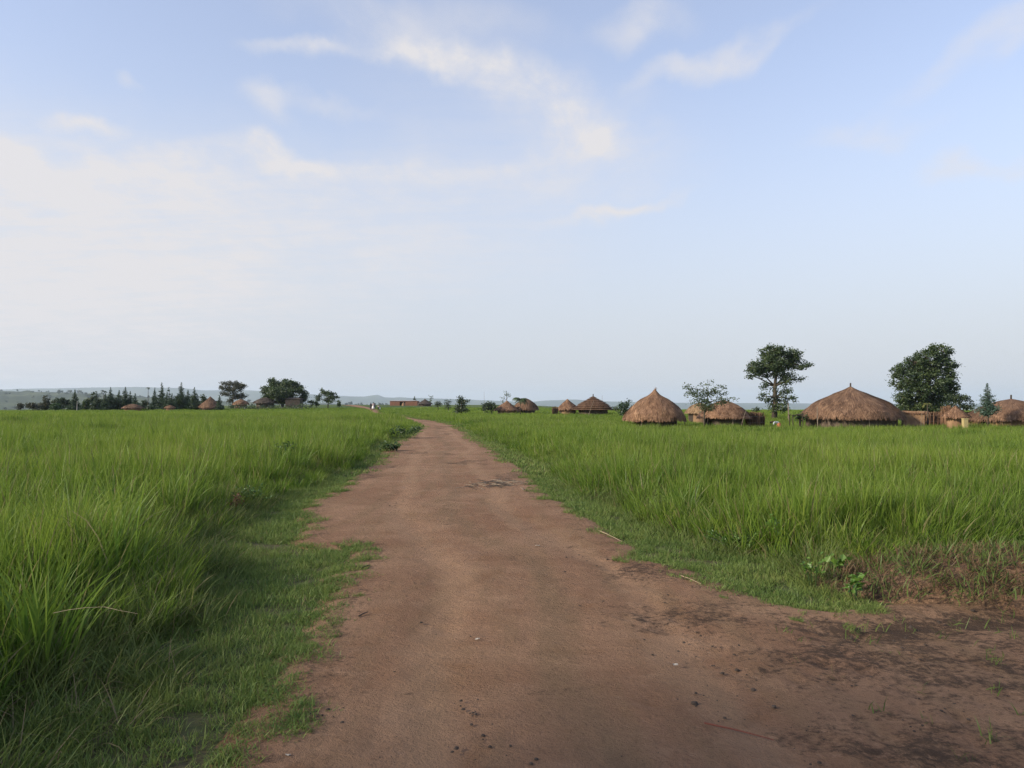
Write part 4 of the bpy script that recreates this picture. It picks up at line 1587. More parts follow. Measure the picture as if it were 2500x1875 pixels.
def brick_house():
    d = 200
    a, b = at(952, 979, d), at(1019, 979, d)
    gz = min(tz(a.x, d), tz(b.x, d))
    L = b.x - a.x
    base = Vector(((a.x + b.x) / 2, d, gz))
    t = thing('brick_house', base, 'long low red brick building with a dark doorway and flat tin roof', 'building')
    H = a.z - gz
    D = 4.5
    cx = base.x
    w = MB(base)
    th = 0.22
    ox0, ox1 = a.x + L * 0.36, a.x + L * 0.56       # doorway
    w.box((a.x + (ox0 - a.x) / 2, d, gz + H / 2 - 0.1), (ox0 - a.x, th, H + 0.2))
    w.box(((ox1 + b.x) / 2, d, gz + H / 2 - 0.1), (b.x - ox1, th, H + 0.2))
    w.box(((ox0 + ox1) / 2, d, gz + H - 0.12), (ox1 - ox0, th, 0.24))
    w.box((a.x + th / 2, d + D / 2 + th / 2, gz + H / 2 - 0.1), (th, D, H + 0.2))
    w.box((b.x - th / 2, d + D / 2 + th / 2, gz + H / 2 - 0.1), (th, D, H + 0.2))
    w.box((cx, d + D + th, gz + H / 2 - 0.1), (L, th, H + 0.2))
    w.build('wall', M['brick'], t)
    rf = MB(base)
    n = 40
    vs, q = [], []
    for i in range(n + 1):
        x = a.x - 0.15 + (L + 0.3) * 0.9 * i / n
        zz = gz + H + 0.03 + (0.02 if i % 2 else 0.0)
        vs += [(x, d - 0.25, zz), (x, d + D + 0.5, zz + 0.22), (x, d - 0.25, zz + 0.03), (x, d + D + 0.5, zz + 0.25)]
    for i in range(n):
        o = i * 4
        q += [(o + 2, o + 6, o + 7, o + 3), (o, o + 1, o + 5, o + 4), (o, o + 4, o + 6, o + 2)]
    rf.add(vs, q)
    rf.build('roof', M['tin'], t)
    dr = MB(base)
    dr.box(((ox0 + ox1) / 2, d + 0.12, gz + H / 2 - 0.1), (ox1 - ox0, 0.06, H - 0.1))
    dr.build('door', M['dark'], t)  # near-black sheet: the shade inside the doorway is put into its colour
    # heap of pale soil in front of the door
    hx = at(985, 990, d - 3).x
    hm = bpy.data.meshes.new('soil_heap')
    bm = bmesh.new()
    bmesh.ops.create_icosphere(bm, subdivisions=3, radius=1.0)
    for v in bm.verts:
        n_ = float(fbm(v.co.x * 2 + 5, v.co.y * 2 + v.co.z, 3))
        v.co = Vector((v.co.x * 0.45, v.co.y * 0.4, v.co.z * 0.75)) * (0.8 + 0.4 * n_)
    bm.to_mesh(hm); bm.free()
    o = link('soil_heap', hm, M['mud'], None, True)
    o.location = (hx, d - 3, tz(hx, d - 3) + 0.1)
    tag(o, 'small pale soil heap before the brick building doorway', 'heap')


brick_house()


def thatch_block():
    """square dark thatched shelter under the spreading tree"""
    d = 166
    a, b = at(697, 973, d), at(732, 973, d)
    gz = tz(b.x, d)
    base = Vector(((a.x + b.x) / 2, d, gz))
    t = thing('thatched_shelter', base, 'square dark brown shelter with upright grass walls under the spreading tree', 'shelter')
    L = b.x - a.x
    H = a.z - gz
    w = MB(base)
    w.box((base.x, d + 1.2, gz + H / 2 - 0.1), (L, 2.4, H))
    rr = np.random.default_rng(3)
    for i in range(420):
        x = rr.uniform(a.x, b.x)
        z0 = rr.uniform(gz, gz + H * 0.7)
        w.add([(x, d - 0.03, z0), (x + 0.09, d - 0.05, z0), (x + 0.06 + rr.normal(0, .04), d - 0.04, z0 + rr.uniform(0.4, 0.8))], [(0, 1, 2)], rr.uniform(0, 0.7))
    w.build('wall', M['thatchgrey'], t)
    rf = MB(base)
    zt = gz + H - 0.1
    vs = [(a.x - 0.15, d - 0.2, zt), (b.x + 0.3, d - 0.2, zt - 0.05), (b.x + 0.3, d + 2.6, zt - 0.05), (a.x - 0.15, d + 2.6, zt), (a.x + 0.5, d + 1.2, zt + 0.42), (b.x - 0.7, d + 1.2, zt + 0.42)]
    rf.add(vs, [(0, 1, 5, 4), (1, 2, 5), (2, 3, 4, 5), (3, 0, 4), (3, 2, 1, 0)], 0.4)
    rf.build('roof', M['thatchgrey'], t)


thatch_block()


def mud_store():
    """ruined mud store left of the small hut, with poles"""
    d = 60
    a, b = at(2213, 1004, d), at(2243, 1004, d)
    gz = tz(a.x, d)
    base = Vector(((a.x + b.x) / 2, d, gz))
    t = thing('mud_store', base, 'blocky tan mud store with a rough thatch cap beside the wide hut', 'store')
    L = b.x - a.x + 0.5
    H = a.z - gz
    bm = bmesh.new()
    bmesh.ops.create_cube(bm, size=1.0)
    bmesh.ops.subdivide_edges(bm, edges=bm.edges[:], cuts=7, use_grid_fill=True)
    for v in bm.verts:
        n_ = float(fbm(v.co.x * 3 + 3, v.co.z * 3 + v.co.y * 2, 3)) - 0.5
        sh = 1 + 0.10 * v.co.z
        v.co = Vector((v.co.x * L * sh, v.co.y * 1.3 * sh, v.co.z * (H + 0.1) + H / 2 - 0.05)) + Vector((n_, n_, n_ * 0.6)) * 0.14
    me = bpy.data.meshes.new('wall')
    bm.to_mesh(me); bm.free()
    link('wall', me, M['mud'], t, False)
    t.rotation_euler = (0, 0, R(-22))
    cap = MB(base)
    rr = np.random.default_rng(9)
    vs = [(-L * .58, -.8, H - .16), (L * .62, -.8, H - .2), (L * .62, .8, H - .2), (-L * .58, .8, H - .16), (-L * .45, -.4, H + .04), (L * .45, -.4, H), (L * .45, .4, H), (-L * .45, .4, H + .04)]
    vs = [(base.x + x, d + y, gz + z) for x, y, z in vs]
    cap.add(vs, [(3, 2, 1, 0), (4, 5, 6, 7), (0, 1, 5, 4), (1, 2, 6, 5), (2, 3, 7, 6), (3, 0, 4, 7)], 0.4)
    for i in range(420):
        x = rr.uniform(-L * .6, L * .64); y = rr.uniform(-.8, .3)
        z = H - .02 - 0.2 * max(0, -y - .3)
        p = Vector((base.x + x, d + y, gz + z + .02))
        e = p + Vector((rr.normal(0, .12), -rr.uniform(.05, .22), -rr.uniform(.02, .28)))
        cap.add([p - Vector((.025, 0, 0)), p + Vector((.025, 0, 0)), e], [(0, 1, 2)], rr.uniform(0, 1))
    cap.build('thatch_roof', M['thatch'], t)


mud_store()


def strand_fence(name, label, x0, x1, ytop0, ytop1, d, d2, mat, n, seed, cat='fence', thick=0.25):
    """fence of upright brush or reeds"""
    r = np.random.default_rng(seed)
    a, b = at(x0, ytop0, d), at(x1, ytop1, d2)
    base = Vector(((a.x + b.x) / 2, (d + d2) / 2, tz((a.x + b.x) / 2, (d + d2) / 2)))
    t = thing(name, base, label, cat)
    f = MB(base)
    for i in range(n):
        u = r.uniform(0, 1)
        p = a.lerp(b, u)
        y = p.y + r.normal(0, thick * 0.4)
        gz = tz(p.x, y)
        h = (p.z - gz) * r.uniform(0.75, 1.08)
        w = r.uniform(0.012, 0.035)
        x = p.x
        e = (x + r.normal(0, 0.09), y + r.normal(0, 0.05), gz + h)
        aa = r.uniform(0, math.pi)
        cx_, sx_ = math.cos(aa) * w, math.sin(aa) * w
        f.add([(x - cx_, y - sx_, gz - .05), (x + cx_, y + sx_, gz - .05), (e[0] + cx_ * .6, e[1] + sx_ * .6, e[2]), (e[0] - cx_ * .6, e[1] - sx_ * .6, e[2])], [(0, 1, 2, 3)], r.uniform(0, 1))
    f.build('brush_panel', mat, t)
    for hh in (0.45, 0.8):
        q = MB(base)
        pts = []
        for i in range(5):
            p = a.lerp(b, i / 4)
            gz = tz(p.x, p.y)
            pts.append((p.x, p.y - thick * 0.6, gz + (p.z - gz) * hh))
        q.tube(pts, 0.022, 5)
        q.build('rail', M['stick'], t)
    return t


strand_fence('brush_fence', 'thick red-brown brush fence running right from the domed hut', 1822, 1862, 1007, 1009, 61.5, 62.5, M['thatch2'], 700, 41, thick=0.6)
strand_fence('reed_fence', 'low reed fence behind the mud store and the yellowish palm', 2256, 2306, 1007, 1008, 66, 66, M['thatch2'], 700, 42)
strand_fence('reed_fence', 'tall bundle of reeds leaning behind the small mud-walled hut', 2302, 2318, 996, 993, 63, 63, M['thatch'], 260, 43, thick=0.5)
strand_fence('reed_fence', 'short upright log fence left of the small peaked hut', 1349, 1362, 993, 994, 94, 95, M['mudgrey'] if False else M['thatch2'], 160, 44)

# trees of the village
broad_tree('tree', 'tall tree with a flat-topped crown and leafy trunk beside the widest hut', 'tree', 82,
           [(1700, 120, 110, 60), (1830, 110, 120, 55), (1940, 150, 100, 60), (1820, 180, 230, 80), (1560, 260, 110, 60), (1500, 300, 70, 60), (1700, 250, 160, 80),
            (1850, 270, 170, 80), (1990, 250, 110, 70), (2070, 265, 50, 30), (1900, 390, 80, 55), (2035, 400, 38, 40), (1640, 350, 120, 45), (1530, 370, 60, 30),
            (1790, 340, 100, 60), (1860, 440, 70, 40), (1640, 480, 55, 40), (1640, 590, 48, 50), (1690, 620, 40, 50), (1870, 520, 50, 45), (1930, 615, 48, 32), (1850, 640, 50, 50), (1800, 700, 80, 55), (1830, 560, 40, 60), (1720, 700, 40, 50), (1760, 620, 45, 60), (1760, 520, 40, 50)],
           [(1745, 740), (1755, 600), (1750, 480), (1770, 330), (1800, 220)], 0.27, 0.23, 30, 30, 0.22, 'tree', None, 51, Z5)
broad_tree('tree', 'dense dark round-crowned tree behind the mud store, reaching to the ground', 'tree', 84,
           [(1430, 130, 90, 55), (1500, 170, 60, 60), (1330, 190, 110, 60), (1220, 240, 100, 60), (1480, 260, 130, 80), (1330, 290, 160, 90), (1120, 300, 70, 60), (1080, 350, 70, 40), (1160, 390, 120, 80),
            (1090, 440, 80, 50), (1330, 430, 200, 110), (1550, 380, 100, 100), (1580, 470, 85, 70), (1200, 500, 130, 70), (1450, 540, 180, 70), (1120, 560, 80, 60), (1090, 620, 60, 60), (1230, 600, 130, 70), (1380, 620, 120, 50), (1560, 560, 90, 60), (1610, 270, 35, 25), (1545, 145, 22, 16), (1030, 310, 30, 18), (1250, 680, 150, 60), (1450, 680, 160, 60), (1100, 680, 60, 50)],
           [(1330, 760), (1335, 620), (1340, 480), (1380, 300)], 0.45, 0.25, 34, 28, 0.24, 'tree', None, 52, Z6)
broad_tree('tree', 'light green drooping tree right of the dense dark tree, behind the small hut', 'tree', 76,
           [(1560, 550, 80, 35), (1640, 570, 60, 40), (1690, 560, 45, 28), (1720, 590, 35, 30), (1700, 640, 50, 35), (1650, 640, 60, 40), (1600, 620, 60, 40), (1690, 690, 50, 28)],
           [(1640, 760), (1640, 680), (1630, 600)], 0.12, 0.22, 26, 26, 0.20, 'tree2', None, 53, Z6)
broad_tree('tree', 'sparse young tree with spreading thin branches in front of two huts', 'tree', 56,
           [(1070, 450, 40, 45), (1010, 500, 50, 40), (880, 500, 60, 30), (840, 480, 28, 18), (850, 565, 45, 20), (930, 560, 70, 40), (1180, 490, 45, 45), (1140, 540, 70, 45), (1050, 570, 110, 60), (900, 590, 60, 28), (1230, 570, 50, 28), (1300, 605, 55, 18), (1060, 650, 150, 60), (930, 650, 60, 40), (1190, 640, 80, 45), (1080, 710, 110, 35)],
           [(1018, 850), (1020, 760), (1035, 660), (1060, 560)], 0.07, 0.15, 42, 22, 0.17, 'lightleaf', None, 54, Z5, leanb=0.35)
bush_tree('rounded dense dark bush between the stepped hut and the peaked hut', 1511, 1541, 970, 1005, 1014, 78, 'pine', 9, 55, name='bush', cat='bush', per=26, dens=16)
bush_tree('small airy tree on the skyline between the brush fence and the tall tree', 1836, 1858, 990, 1003, 1010, 115, 'tree2', 5, 56)
frond_tree('yellowish palm-like plant between the mud store and the reed fence', 2264, 983, 1026, 15, 61, 'yellowleaf', 8, 57, droop=1.2)
pine('small blue-green pine standing before the hut at the frame edge', 2410, 937, 1030, 24, 57, 'bluepine', 58, full=0.36, dense=1.7)
bush_tree('low green shrub beside the pole rack at the wide hut', 1938, 1968, 1003, 1018, 1024, 59, 'weed', 5, 59, name='shrub', cat='shrub', leaf=0.16)
bush_tree('dark leafy shrub at the right foot of the wide hut', 2190, 2214, 1000, 1022, 1026, 63, 'tree', 5, 60, name='shrub', cat='shrub', leaf=0.18)
# middle of the picture
broad_tree('tree', 'small slender tree rising over the conical hut roof, few hanging leaves', 'tree', 106,
           [(380, 170, 20, 25), (395, 210, 25, 30), (370, 200, 16, 30), (340, 230, 18, 25), (412, 205, 10, 30), (338, 262, 10, 10)], [(385, 330), (384, 250), (382, 190)], 0.05, 0.2, 10, 9, 0.14, 'tree', None, 61, Z4)
frond_tree('small drooping-leaved tree in front of the half-covered domed hut', 1271, 970, 1016, 21, 92, 'tree', 16, 62, name='tree', droop=1.0, wid=0.16)
bush_tree('bushy grey-green shrub left of the small conical hut', 1178, 1222, 972, 999, 1004, 98, 'tree2', 8, 63, name='shrub', cat='shrub', depth=0.7)
broad_tree('tree', 'dark upright bushy tree standing alone right of the road bend', 'tree', 96,
           [(1225, 185, 25, 22), (1215, 220, 50, 22), (1270, 215, 16, 10), (1220, 250, 55, 22), (1160, 310, 35, 22), (1220, 300, 60, 35), (1250, 320, 45, 28), (1180, 330, 40, 20)], [(1222, 350), (1222, 290), (1225, 220)], 0.09, 0.24, 34, 30, 0.22, 'tree2', None, 64, Z3)
bush_tree('thin pale green tree second to the left of the dark upright tree', 1061, 1077, 974, 985, 996, 150, 'tree2', 7, 65)
bush_tree('fine grey-green sapling left of the dark upright tree', 1085, 1102, 970, 988, 998, 140, 'tree2', 8, 66, leaf=0.2)
broad_tree('tree', 'thin tree with layered tufts just right of the grey hut', 'tree', 185,
           [(893, 167, 18, 6), (893, 182, 20, 7), (893, 212, 18, 8), (885, 222, 12, 8)], [(893, 250), (893, 215), (893, 170)], 0.06, 0.28, 12, 10, 0.2, 'tree', None, 67, Z3)
pine('dark conical tree rising behind the brick building', 1012, 968, 990, 6, 212, 'pine', 68)
bush_tree('small dark bush on the skyline past the striped hut', 1496, 1512, 991, 999, 1003, 120, 'tree2', 4, 69, name='bush', cat='bush')
# the left side
broad_tree('tree', 'large spreading dark tree shading two dark huts left of the road', 'tree', 170,
           [(945, 220, 35, 25), (1000, 270, 90, 50), (1075, 215, 18, 15), (1130, 260, 80, 40), (1200, 270, 40, 30), (870, 310, 45, 25), (930, 340, 90, 50), (1080, 350, 160, 70), (1230, 310, 70, 50), (1290, 370, 38, 50), (1270, 420, 40, 30), (900, 400, 60, 40), (1070, 430, 90, 40)],
           [(1060, 500), (1065, 430), (1070, 330)], 0.35, 0.38, 34, 28, 0.36, 'tree', None, 71, Z2)
broad_tree('tree', 'pale feathery acacia tree with a flat top left of the spreading tree', 'tree', 175,
           [(430, 245, 35, 14), (520, 255, 90, 25), (600, 275, 70, 25), (640, 275, 30, 10), (460, 300, 70, 35), (560, 310, 90, 35), (440, 360, 50, 25), (520, 380, 60, 40), (630, 375, 50, 25), (600, 410, 40, 25), (500, 430, 30, 30)],
           [(525, 500), (525, 420), (530, 330)], 0.2, 0.3, 30, 22, 0.32, 'drygreen', None, 72, Z2)
broad_tree('tree', 'small lone tree with an airy lopsided crown right of the spreading tree', 'tree', 165,
           [(1488, 318, 16, 14), (1510, 350, 55, 22), (1580, 365, 55, 25), (1600, 400, 60, 22), (1445, 390, 35, 20), (1450, 420, 30, 18), (1540, 430, 40, 22), (1590, 440, 30, 14)],
           [(1552, 500), (1552, 440), (1530, 380)], 0.12, 0.32, 30, 26, 0.28, 'tree', None, 73, Z2)
for i, (x0, x1, y0, y1, lb) in enumerate(((752, 765, 974, 985, 'dark small bush just right of the spreading tree'), (765, 779, 977, 985, 'low bush at the left foot of the lone airy tree'), (822, 832, 977, 985, 'tiny round bush right of the lone airy tree'))):
    bush_tree(lb, x0, x1, y0, y1, 990, 172, 'tree', 5, 74 + i, name='bush', cat='bush', leaf=0.3)
row = [  # x, top, half width, kind, label
    (183, 952, 11, 'p', 'young pine, leftmost pointed tree of the row across the left field'),
    (236, 956, 8, 'p', 'slim pine right of two round-topped trees in the left row'),
    (270, 946, 12, 'p', 'tall narrow-tipped pine in the middle of the dense left row'),
    (291, 953, 10, 'p', 'pine directly right of the tall narrow-tipped one'),
    (306, 945, 12, 'p', 'pointed pine at the right end of the dense row, above the low brown roof'),
    (330, 961, 9, 'p', 'short pine standing just right of the low brown roof'),
    (378, 947, 8, 'p', 'thin pine left of the broad dark pine past the gap'),
    (395, 935, 14, 'p', 'broad dark tall pine just right of the gap in the row'),
    (420, 961, 12, 'p', 'small bushy pine below the dark column-shaped tree'),
    (443, 934, 15, 'p', 'tallest pine at the right end of the row'),
    (475, 946, 13, 'p', 'ragged pine left of the steep brown hut'),
    (536, 966, 8, 'p', 'small pine right behind the steep brown hut'),
    (318, 956, 10, 'p', 'pine directly behind the right half of the low brown roof'),
    (408, 957, 11, 'p', 'low dark pine right against the broad dark tall pine'),
    (459, 952, 12, 'p', 'dark pine just right of the tallest pine'),
    (142, 972, 8, 'p', 'low young pine in front of the low broad tree'),
    (257, 960, 9, 'p', 'dark pine squeezed left of the tall narrow-tipped one'),
]
for i, (x, tp_, hw, kd, lb) in enumerate(row):
    pine(lb, x, tp_, 1000, hw, 146 + (i * 7) % 11, 'pine', 80 + i, group='pines across the left field', dense=1.5, full=0.08)
row2 = [
    (96, 122, 965, 996, 'drygreen', 'bare-topped bushy tree at the left end of the row'),
    (120, 160, 967, 996, 'tree2', 'low broad tree left of the leftmost pine'),
    (198, 217, 957, 995, 'tree', 'round-topped tree, left one of the pair in the left row'),
    (214, 234, 954, 995, 'tree2', 'round-topped paler tree, right one of the pair in the left row'),
    (430, 444, 955, 996, 'tree', 'round green tree left of the tallest pine'),
    (452, 466, 960, 996, 'tree2', 'leafy tree tucked right of the tallest pine'),
    (484, 505, 960, 985, 'tree2', 'olive leafy tree behind the steep brown hut'),
    (344, 358, 968, 994, 'tree2', 'small leafy tree standing in the gap of the row'),
    (238, 262, 968, 998, 'tree', 'leafy dark tree below the palm with arching fronds'),
    (276, 300, 966, 998, 'tree2', 'leafy tree filling the row between the two tallest-tipped dense pines'),
    (384, 410, 972, 998, 'tree', 'low dark leafy tree at the foot of the broad dark pine'),
    (466, 488, 964, 998, 'tree', 'dark leafy tree against the left side of the steep brown hut'),
    (160, 176, 970, 996, 'tree2', 'short leafy tree against the left side of the leftmost pine'),
]
for i, (x0, x1, y0, y1, mt, lb) in enumerate(row2):
    bush_tree(lb, x0, x1, y0, y1, 1002, 150 + (i * 5) % 9, mt, 7, 110 + i, leaf=0.34, per=30, dens=20)
frond_tree('palm with arching fronds among the pines of the left row', 254, 953, 1000, 9, 148, 'tree2', 10, 125, droop=1.1)
frond_tree('banana-like plant with drooping leaves left of the thin pine', 362, 945, 1000, 7, 150, 'tree2', 9, 126, droop=1.2, name='banana_plant')
broad_tree('cypress_tree', 'narrow dark column-shaped tree between the two tallest pines', 'tree', 156, [(413.5, 950, 2.6, 5), (413.5, 957, 2.8, 6), (413.5, 966, 2.4, 6)], [(413.5, 1000), (413.5, 975), (413.5, 950)], 0.08, 0.22, 22, 18, 0.12, 'pine', None, 127)
for i, (x0, x1, y0, y1, mt, lb) in enumerate((
        (38, 62, 979, 996, 'drygreen', 'greyish bush at the far left of the left field edge'),
        (60, 98, 981, 997, 'drygreen', 'wide brownish bush left of the tree row'),
        (118, 150, 984, 998, 'crop', 'low green bush under the left end of the row'))):
    bush_tree(lb, x0, x1, y0, y1, 1000, 140, mt, 7, 130 + i, name='bush', cat='bush', leaf=0.28)
# white-trunked pole in the row
stick('pale bare pole standing before the dense left row', (at(188, 985, 139).x, 139, tz(at(188, 985, 139).x, 139)), at(188.5, 979, 139), 0.07, M['tin'], 'pole', 'pole', 0.0, 4)

def added_shade_tree():  # unseen tree, added to cast shade over the near ground
    r = np.random.default_rng(200)
    b = Vector((-12.5, -3.8, tz(-12.5, -3.8)))
    t = thing('tree', b, 'added unseen tree left of the camera, there to shade the near ground', 'tree')
    tr = MB(b)
    tr.tube([b, b + Vector((.1, 0, 2)), b + Vector((0, .1, 4)), b + Vector((.1, 0, 6))], [.34, .27, .22, .1], 9)
    cr = MB(b)
    for i in range(34):
        v = Vector((r.normal(), r.normal(), r.normal())).normalized() * r.uniform(.35, 1)
        c = b + Vector((v.x * 4.0, v.y * 4.6, 5.6 + v.z * 2.6))
        tr.tube([b + Vector((.05, 0, r.uniform(2.6, 4.6))), b.lerp(c, .6) + Vector((0, 0, 1.0)), c], [.09, .05, .02], 5, cap=False)
        leaf_quads(cr, c, 90, .55, .2, r, .6, .3)
    tr.build('trunk', M['bark'], t, True)
    cr.build('crown', M['tree'], t)


added_shade_tree()

# ------------------------------------------------------------------ people
def ground_at(px, d):
    x = at(px, 990, d).x
    return Vector((x, d, tz(x, d)))


person('person in dark clothes, left of the group walking on the far road', ground_at(905.5, 160), 1.62, R(20), 'darkcloth', 'darkcloth', skirt=True)
person('person in a pale pink top, middle of the walking group', ground_at(911, 159), 1.74, R(15), 'pink', 'white', skirt=True)
person('person in grey clothes half behind the pink-topped walker', ground_at(915, 160.5), 1.5, R(25), 'greycloth', 'darkcloth')
kid = ground_at(924, 157)
person('child in a pinkish shirt walking apart with a white can', kid, 1.25, R(10), 'pink', 'darkcloth')


def jerrycan(label, loc, s, mat):
    t = thing('jerrycan', loc, label, 'can')
    bm = bmesh.new()
    bmesh.ops.create_cube(bm, size=1.0)
    for v in bm.verts:
        v.co = Vector((v.co.x * 0.26, v.co.y * 0.18, v.co.z * 0.34 + 0.17)) * s
    bmesh.ops.bevel(bm, geom=bm.edges[:], offset=0.035 * s, segments=3, affect='EDGES')
    me = bpy.data.meshes.new('body'); bm.to_mesh(me); bm.free()
    link('body', me, mat, t, True)
    h = MB(loc); L = Vector(loc)
    h.tube([L + Vector((-.06, 0, .33)) * s, L + Vector((-.05, 0, .40)) * s, L + Vector((.05, 0, .40)) * s, L + Vector((.07, 0, .33)) * s], .018 * s, 6)
    h.build('handle', mat, t)
    c = MB(loc)
    c.tube([L + Vector((.10, 0, .33)) * s, L + Vector((.10, 0, .39)) * s], .03 * s, 8)
    c.build('lid', M['darkcloth'], t)
    return t


k2 = kid + Vector((0.27, 0.12, 0.28))
jerrycan('white water can carried by the child', k2, 1.15, M['plastic'])
xx = at(2348, 1023, 57).x
jb = Vector((xx, 56.6, tz(xx, 56.6)))
jt = thing('box', jb, 'pale yellow box standing at the door of the small mud-walled hut', 'box')
bm = bmesh.new(); bmesh.ops.create_cube(bm, size=1.0)
zt = at(2348, 1022.5, 56.6).z
for v in bm.verts:
    v.co = Vector((v.co.x * 0.36, v.co.y * 0.3, (v.co.z + 0.5) * (zt - jb.z)))
bmesh.ops.bevel(bm, geom=bm.edges[:], offset=0.02, segments=2, affect='EDGES')
me = bpy.data.meshes.new('body'); bm.to_mesh(me); bm.free()
link('body', me, M['yellow'], jt)
lm = MB(jb); lm.box((jb.x, jb.y, zt + 0.015), (0.39, 0.33, 0.05)); lm.build('lid', M['yellow'], jt)
sp = ground_at(1897, 57)
person('person in a pale shirt and orange skirt stooping in the grass before the tall tree', sp, 1.42, R(75), 'pale', 'orange', 'stoop', True)

# poles and racks about the huts
def pole(label, px0, py0, px1, py1, d, r0=0.03, seed=1, name='pole', d2=None):
    a = at(px0, py0, d)
    b = at(px1, py1, d2 or d)
    a.z = min(a.z, tz(a.x, d) + 0.02)
    stick(label, a, b, r0, M['stick'], name, 'pole', 0.03, seed)


pole('upright pale pole before the left eave of the widest hut', 1996, 1032, 1995, 993, 57, 0.045, 2)
pole('pole leaning against the brush-fence side of the domed hut', 1806, 1030, 1821, 1003, 59, 0.03, 3)
pole('thin crooked twig pole in the grass before the stepped-thatch hut', 1433, 1020, 1450, 978, 84, 0.03, 5)
pole('bare forked trunk stump right of the tall tree', 1926, 1012, 1924, 984, 80, 0.09, 6, 'stump')
pole('short pale pole, left one of two by the mud store', 2247, 1034, 2250, 1008, 58, 0.02, 7)
pole('pale pole crossing at a slant right of the mud store', 2258, 1034, 2252, 1010, 58.5, 0.02, 8)
pole('white upright pole under the yellowish palm', 2259, 1034, 2258, 1002, 59.5, 0.02, 9)
pole('thin bare sapling left of the shrub near the small conical hut', 1182, 1000, 1182, 956, 110, 0.02, 10)
pole('tiny bare twig tree on the skyline right of the stepped hut', 1469, 1000, 1470, 965, 112, 0.025, 11)


def rack():
    d = 58.5
    a, b = at(1928, 1013, d), at(1958, 1011, d)
    gz = tz(a.x, d)
    base = Vector(((a.x + b.x) / 2, d, gz))
    t = thing('drying_rack', base, 'dark low drying rack of sticks left of the widest hut', 'rack')
    m = MB(base)
    for i in range(9):
        y = d - 0.35 + 0.09 * i
        m.tube([(a.x, y, a.z), ((a.x + b.x) / 2, y, a.z - 0.02), (b.x, y, b.z)], 0.028, 5)
    m.build('platform', M['darkwood'], t)
    for sx, sy in ((a.x + 0.1, d - 0.35), (b.x - 0.1, d - 0.35), (a.x + 0.1, d + 0.35), (b.x - 0.1, d + 0.35)):
        l = MB(base)
        l.tube([(sx, sy, gz - 0.05), (sx + 0.02, sy, gz + 0.5), (sx, sy, a.z + 0.02)], 0.035, 6)
        l.build('leg', M['darkwood'], t)


rack()

# ------------------------------------------------------------------ weeds and things on the road
weed('dark leafy weed bush in the left grass by the rusty dead sprig', 620, 1240, 0.36, 0.8, 'green', 1, 0.045, 110)
weed('rusty dead sprig of leaves at the edge of the left tall grass', 575, 1262, 0.34, 0.22, 'rust', 2, 0.06, 30)
weed('small dark weed alone on the dirt at the left road edge', 957, 1104, 0.28, 0.75, 'weed', 3, 0.14, 60)
weed('dark leafy weed in the right verge beside the yellow grass', 1545, 1195, 0.36, 1.0, 'green', 4, 0.06, 110)
weed('leafy green weed in the middle of the right verge', 1790, 1345, 0.24, 0.7, 'bright', 5, 0.032, 160)
weed('bright green broad-leaved weed near the dug soil heap, taller one', 2035, 1420, 0.36, 0.22, 'bright', 6, 0.06, 15, aspect=0.8)
weed('bright green broad-leaved weed nearest the mud, lower one', 2085, 1470, 0.20, 0.26, 'bright', 7, 0.06, 15, aspect=0.8)
weed('bright leafy sprig among tall grass above the leafy green weed', 1905, 1360, 0.55, 0.25, 'bright', 8, 0.06, 10, aspect=0.7)
weed('small bright sprig left of the two broad-leaved weeds', 1985, 1440, 0.28, 0.2, 'bright', 9, 0.05, 15, aspect=0.8)
weed('dark bush at the left road edge beyond the grass tongue', 700, 1150, 0.7, 1.0, 'crop', 10, 0.11, 90)
weed('dark weed clump at the foot of the left grass near the bend', 990, 1072, 0.6, 1.6, 'weed', 11, 0.16, 80)


def soil_heap():
    """dug soil with cut grass at the corner of the side track"""
    c = Vector((4.75, 6.45, tz(4.75, 6.45)))
    t = thing('soil_heap', c, 'mound of dug red soil covered in cut dry grass at the road corner', 'heap')
    nx, ny = 90, 50
    xs = np.linspace(-2.3, 2.3, nx); ys = np.linspace(-0.95, 0.95, ny)
    X, Y = np.meshgrid(xs, ys)
    q = (X / 2.2) ** 2 + (Y / 0.85) ** 2
    Z = 0.32 * np.clip(1 - q, 0, 1) ** 0.7 * (0.6 + 0.8 * fbm(X * 1.4 + 40, Y * 1.4, 4)) + (fbm(X * 7, Y * 7, 3) - 0.5) * 0.09 * np.clip(1.15 - q, 0, 1) - 0.03
    V = np.stack([X, Y, Z], -1).reshape(-1, 3)
    i = np.arange(nx * ny).reshape(ny, nx)
    Q = np.stack([i[:-1, :-1], i[:-1, 1:], i[1:, 1:], i[1:, :-1]], -1).reshape(-1, 4)
    link('soil', np_mesh('soil', V, Q, None, {'mud': np.clip(0.75 - Z.ravel(), 0.45, 0.7)}), M['road'], t, True)
    parts = []
    r = np.random.default_rng(12)
    for k in range(900):
        x, y = r.uniform(-2.1, 2.1), r.uniform(-0.8, 0.9)
        if (x / 2.2) ** 2 + (y / 0.85) ** 2 > 1.05:
            continue
        z = 0.32 * max(0, 1 - (x / 2.2) ** 2 - y ** 2) ** 0.7 * (0.6 + 0.8 * float(fbm(x * 1.4 + 40, y * 1.4, 4)))
        green = r.uniform() < 0.5
        V_, q_, t_, a_, b_ = blades(16, 0.12, r.uniform(0.07, 0.22), 0.008, r.uniform(0.7, 1.3), 1.0, 4, 1000 + k, 2.0)
        if green:
            a_ = 0.82 + 0.18 * a_
        else:
            a_ = a_ * 0.78
        parts.append((V_ + np.array([x, y, z]), q_, t_, a_, b_))
    V_, q_, t_, a_, b_ = merge(parts)
    o = link('cut_grass', np_mesh('cut_grass', V_, q_, t_, {'rnd': a_, 'tip': b_}), M['straw'], t, True)
    tag(o, kind='stuff')


soil_heap()


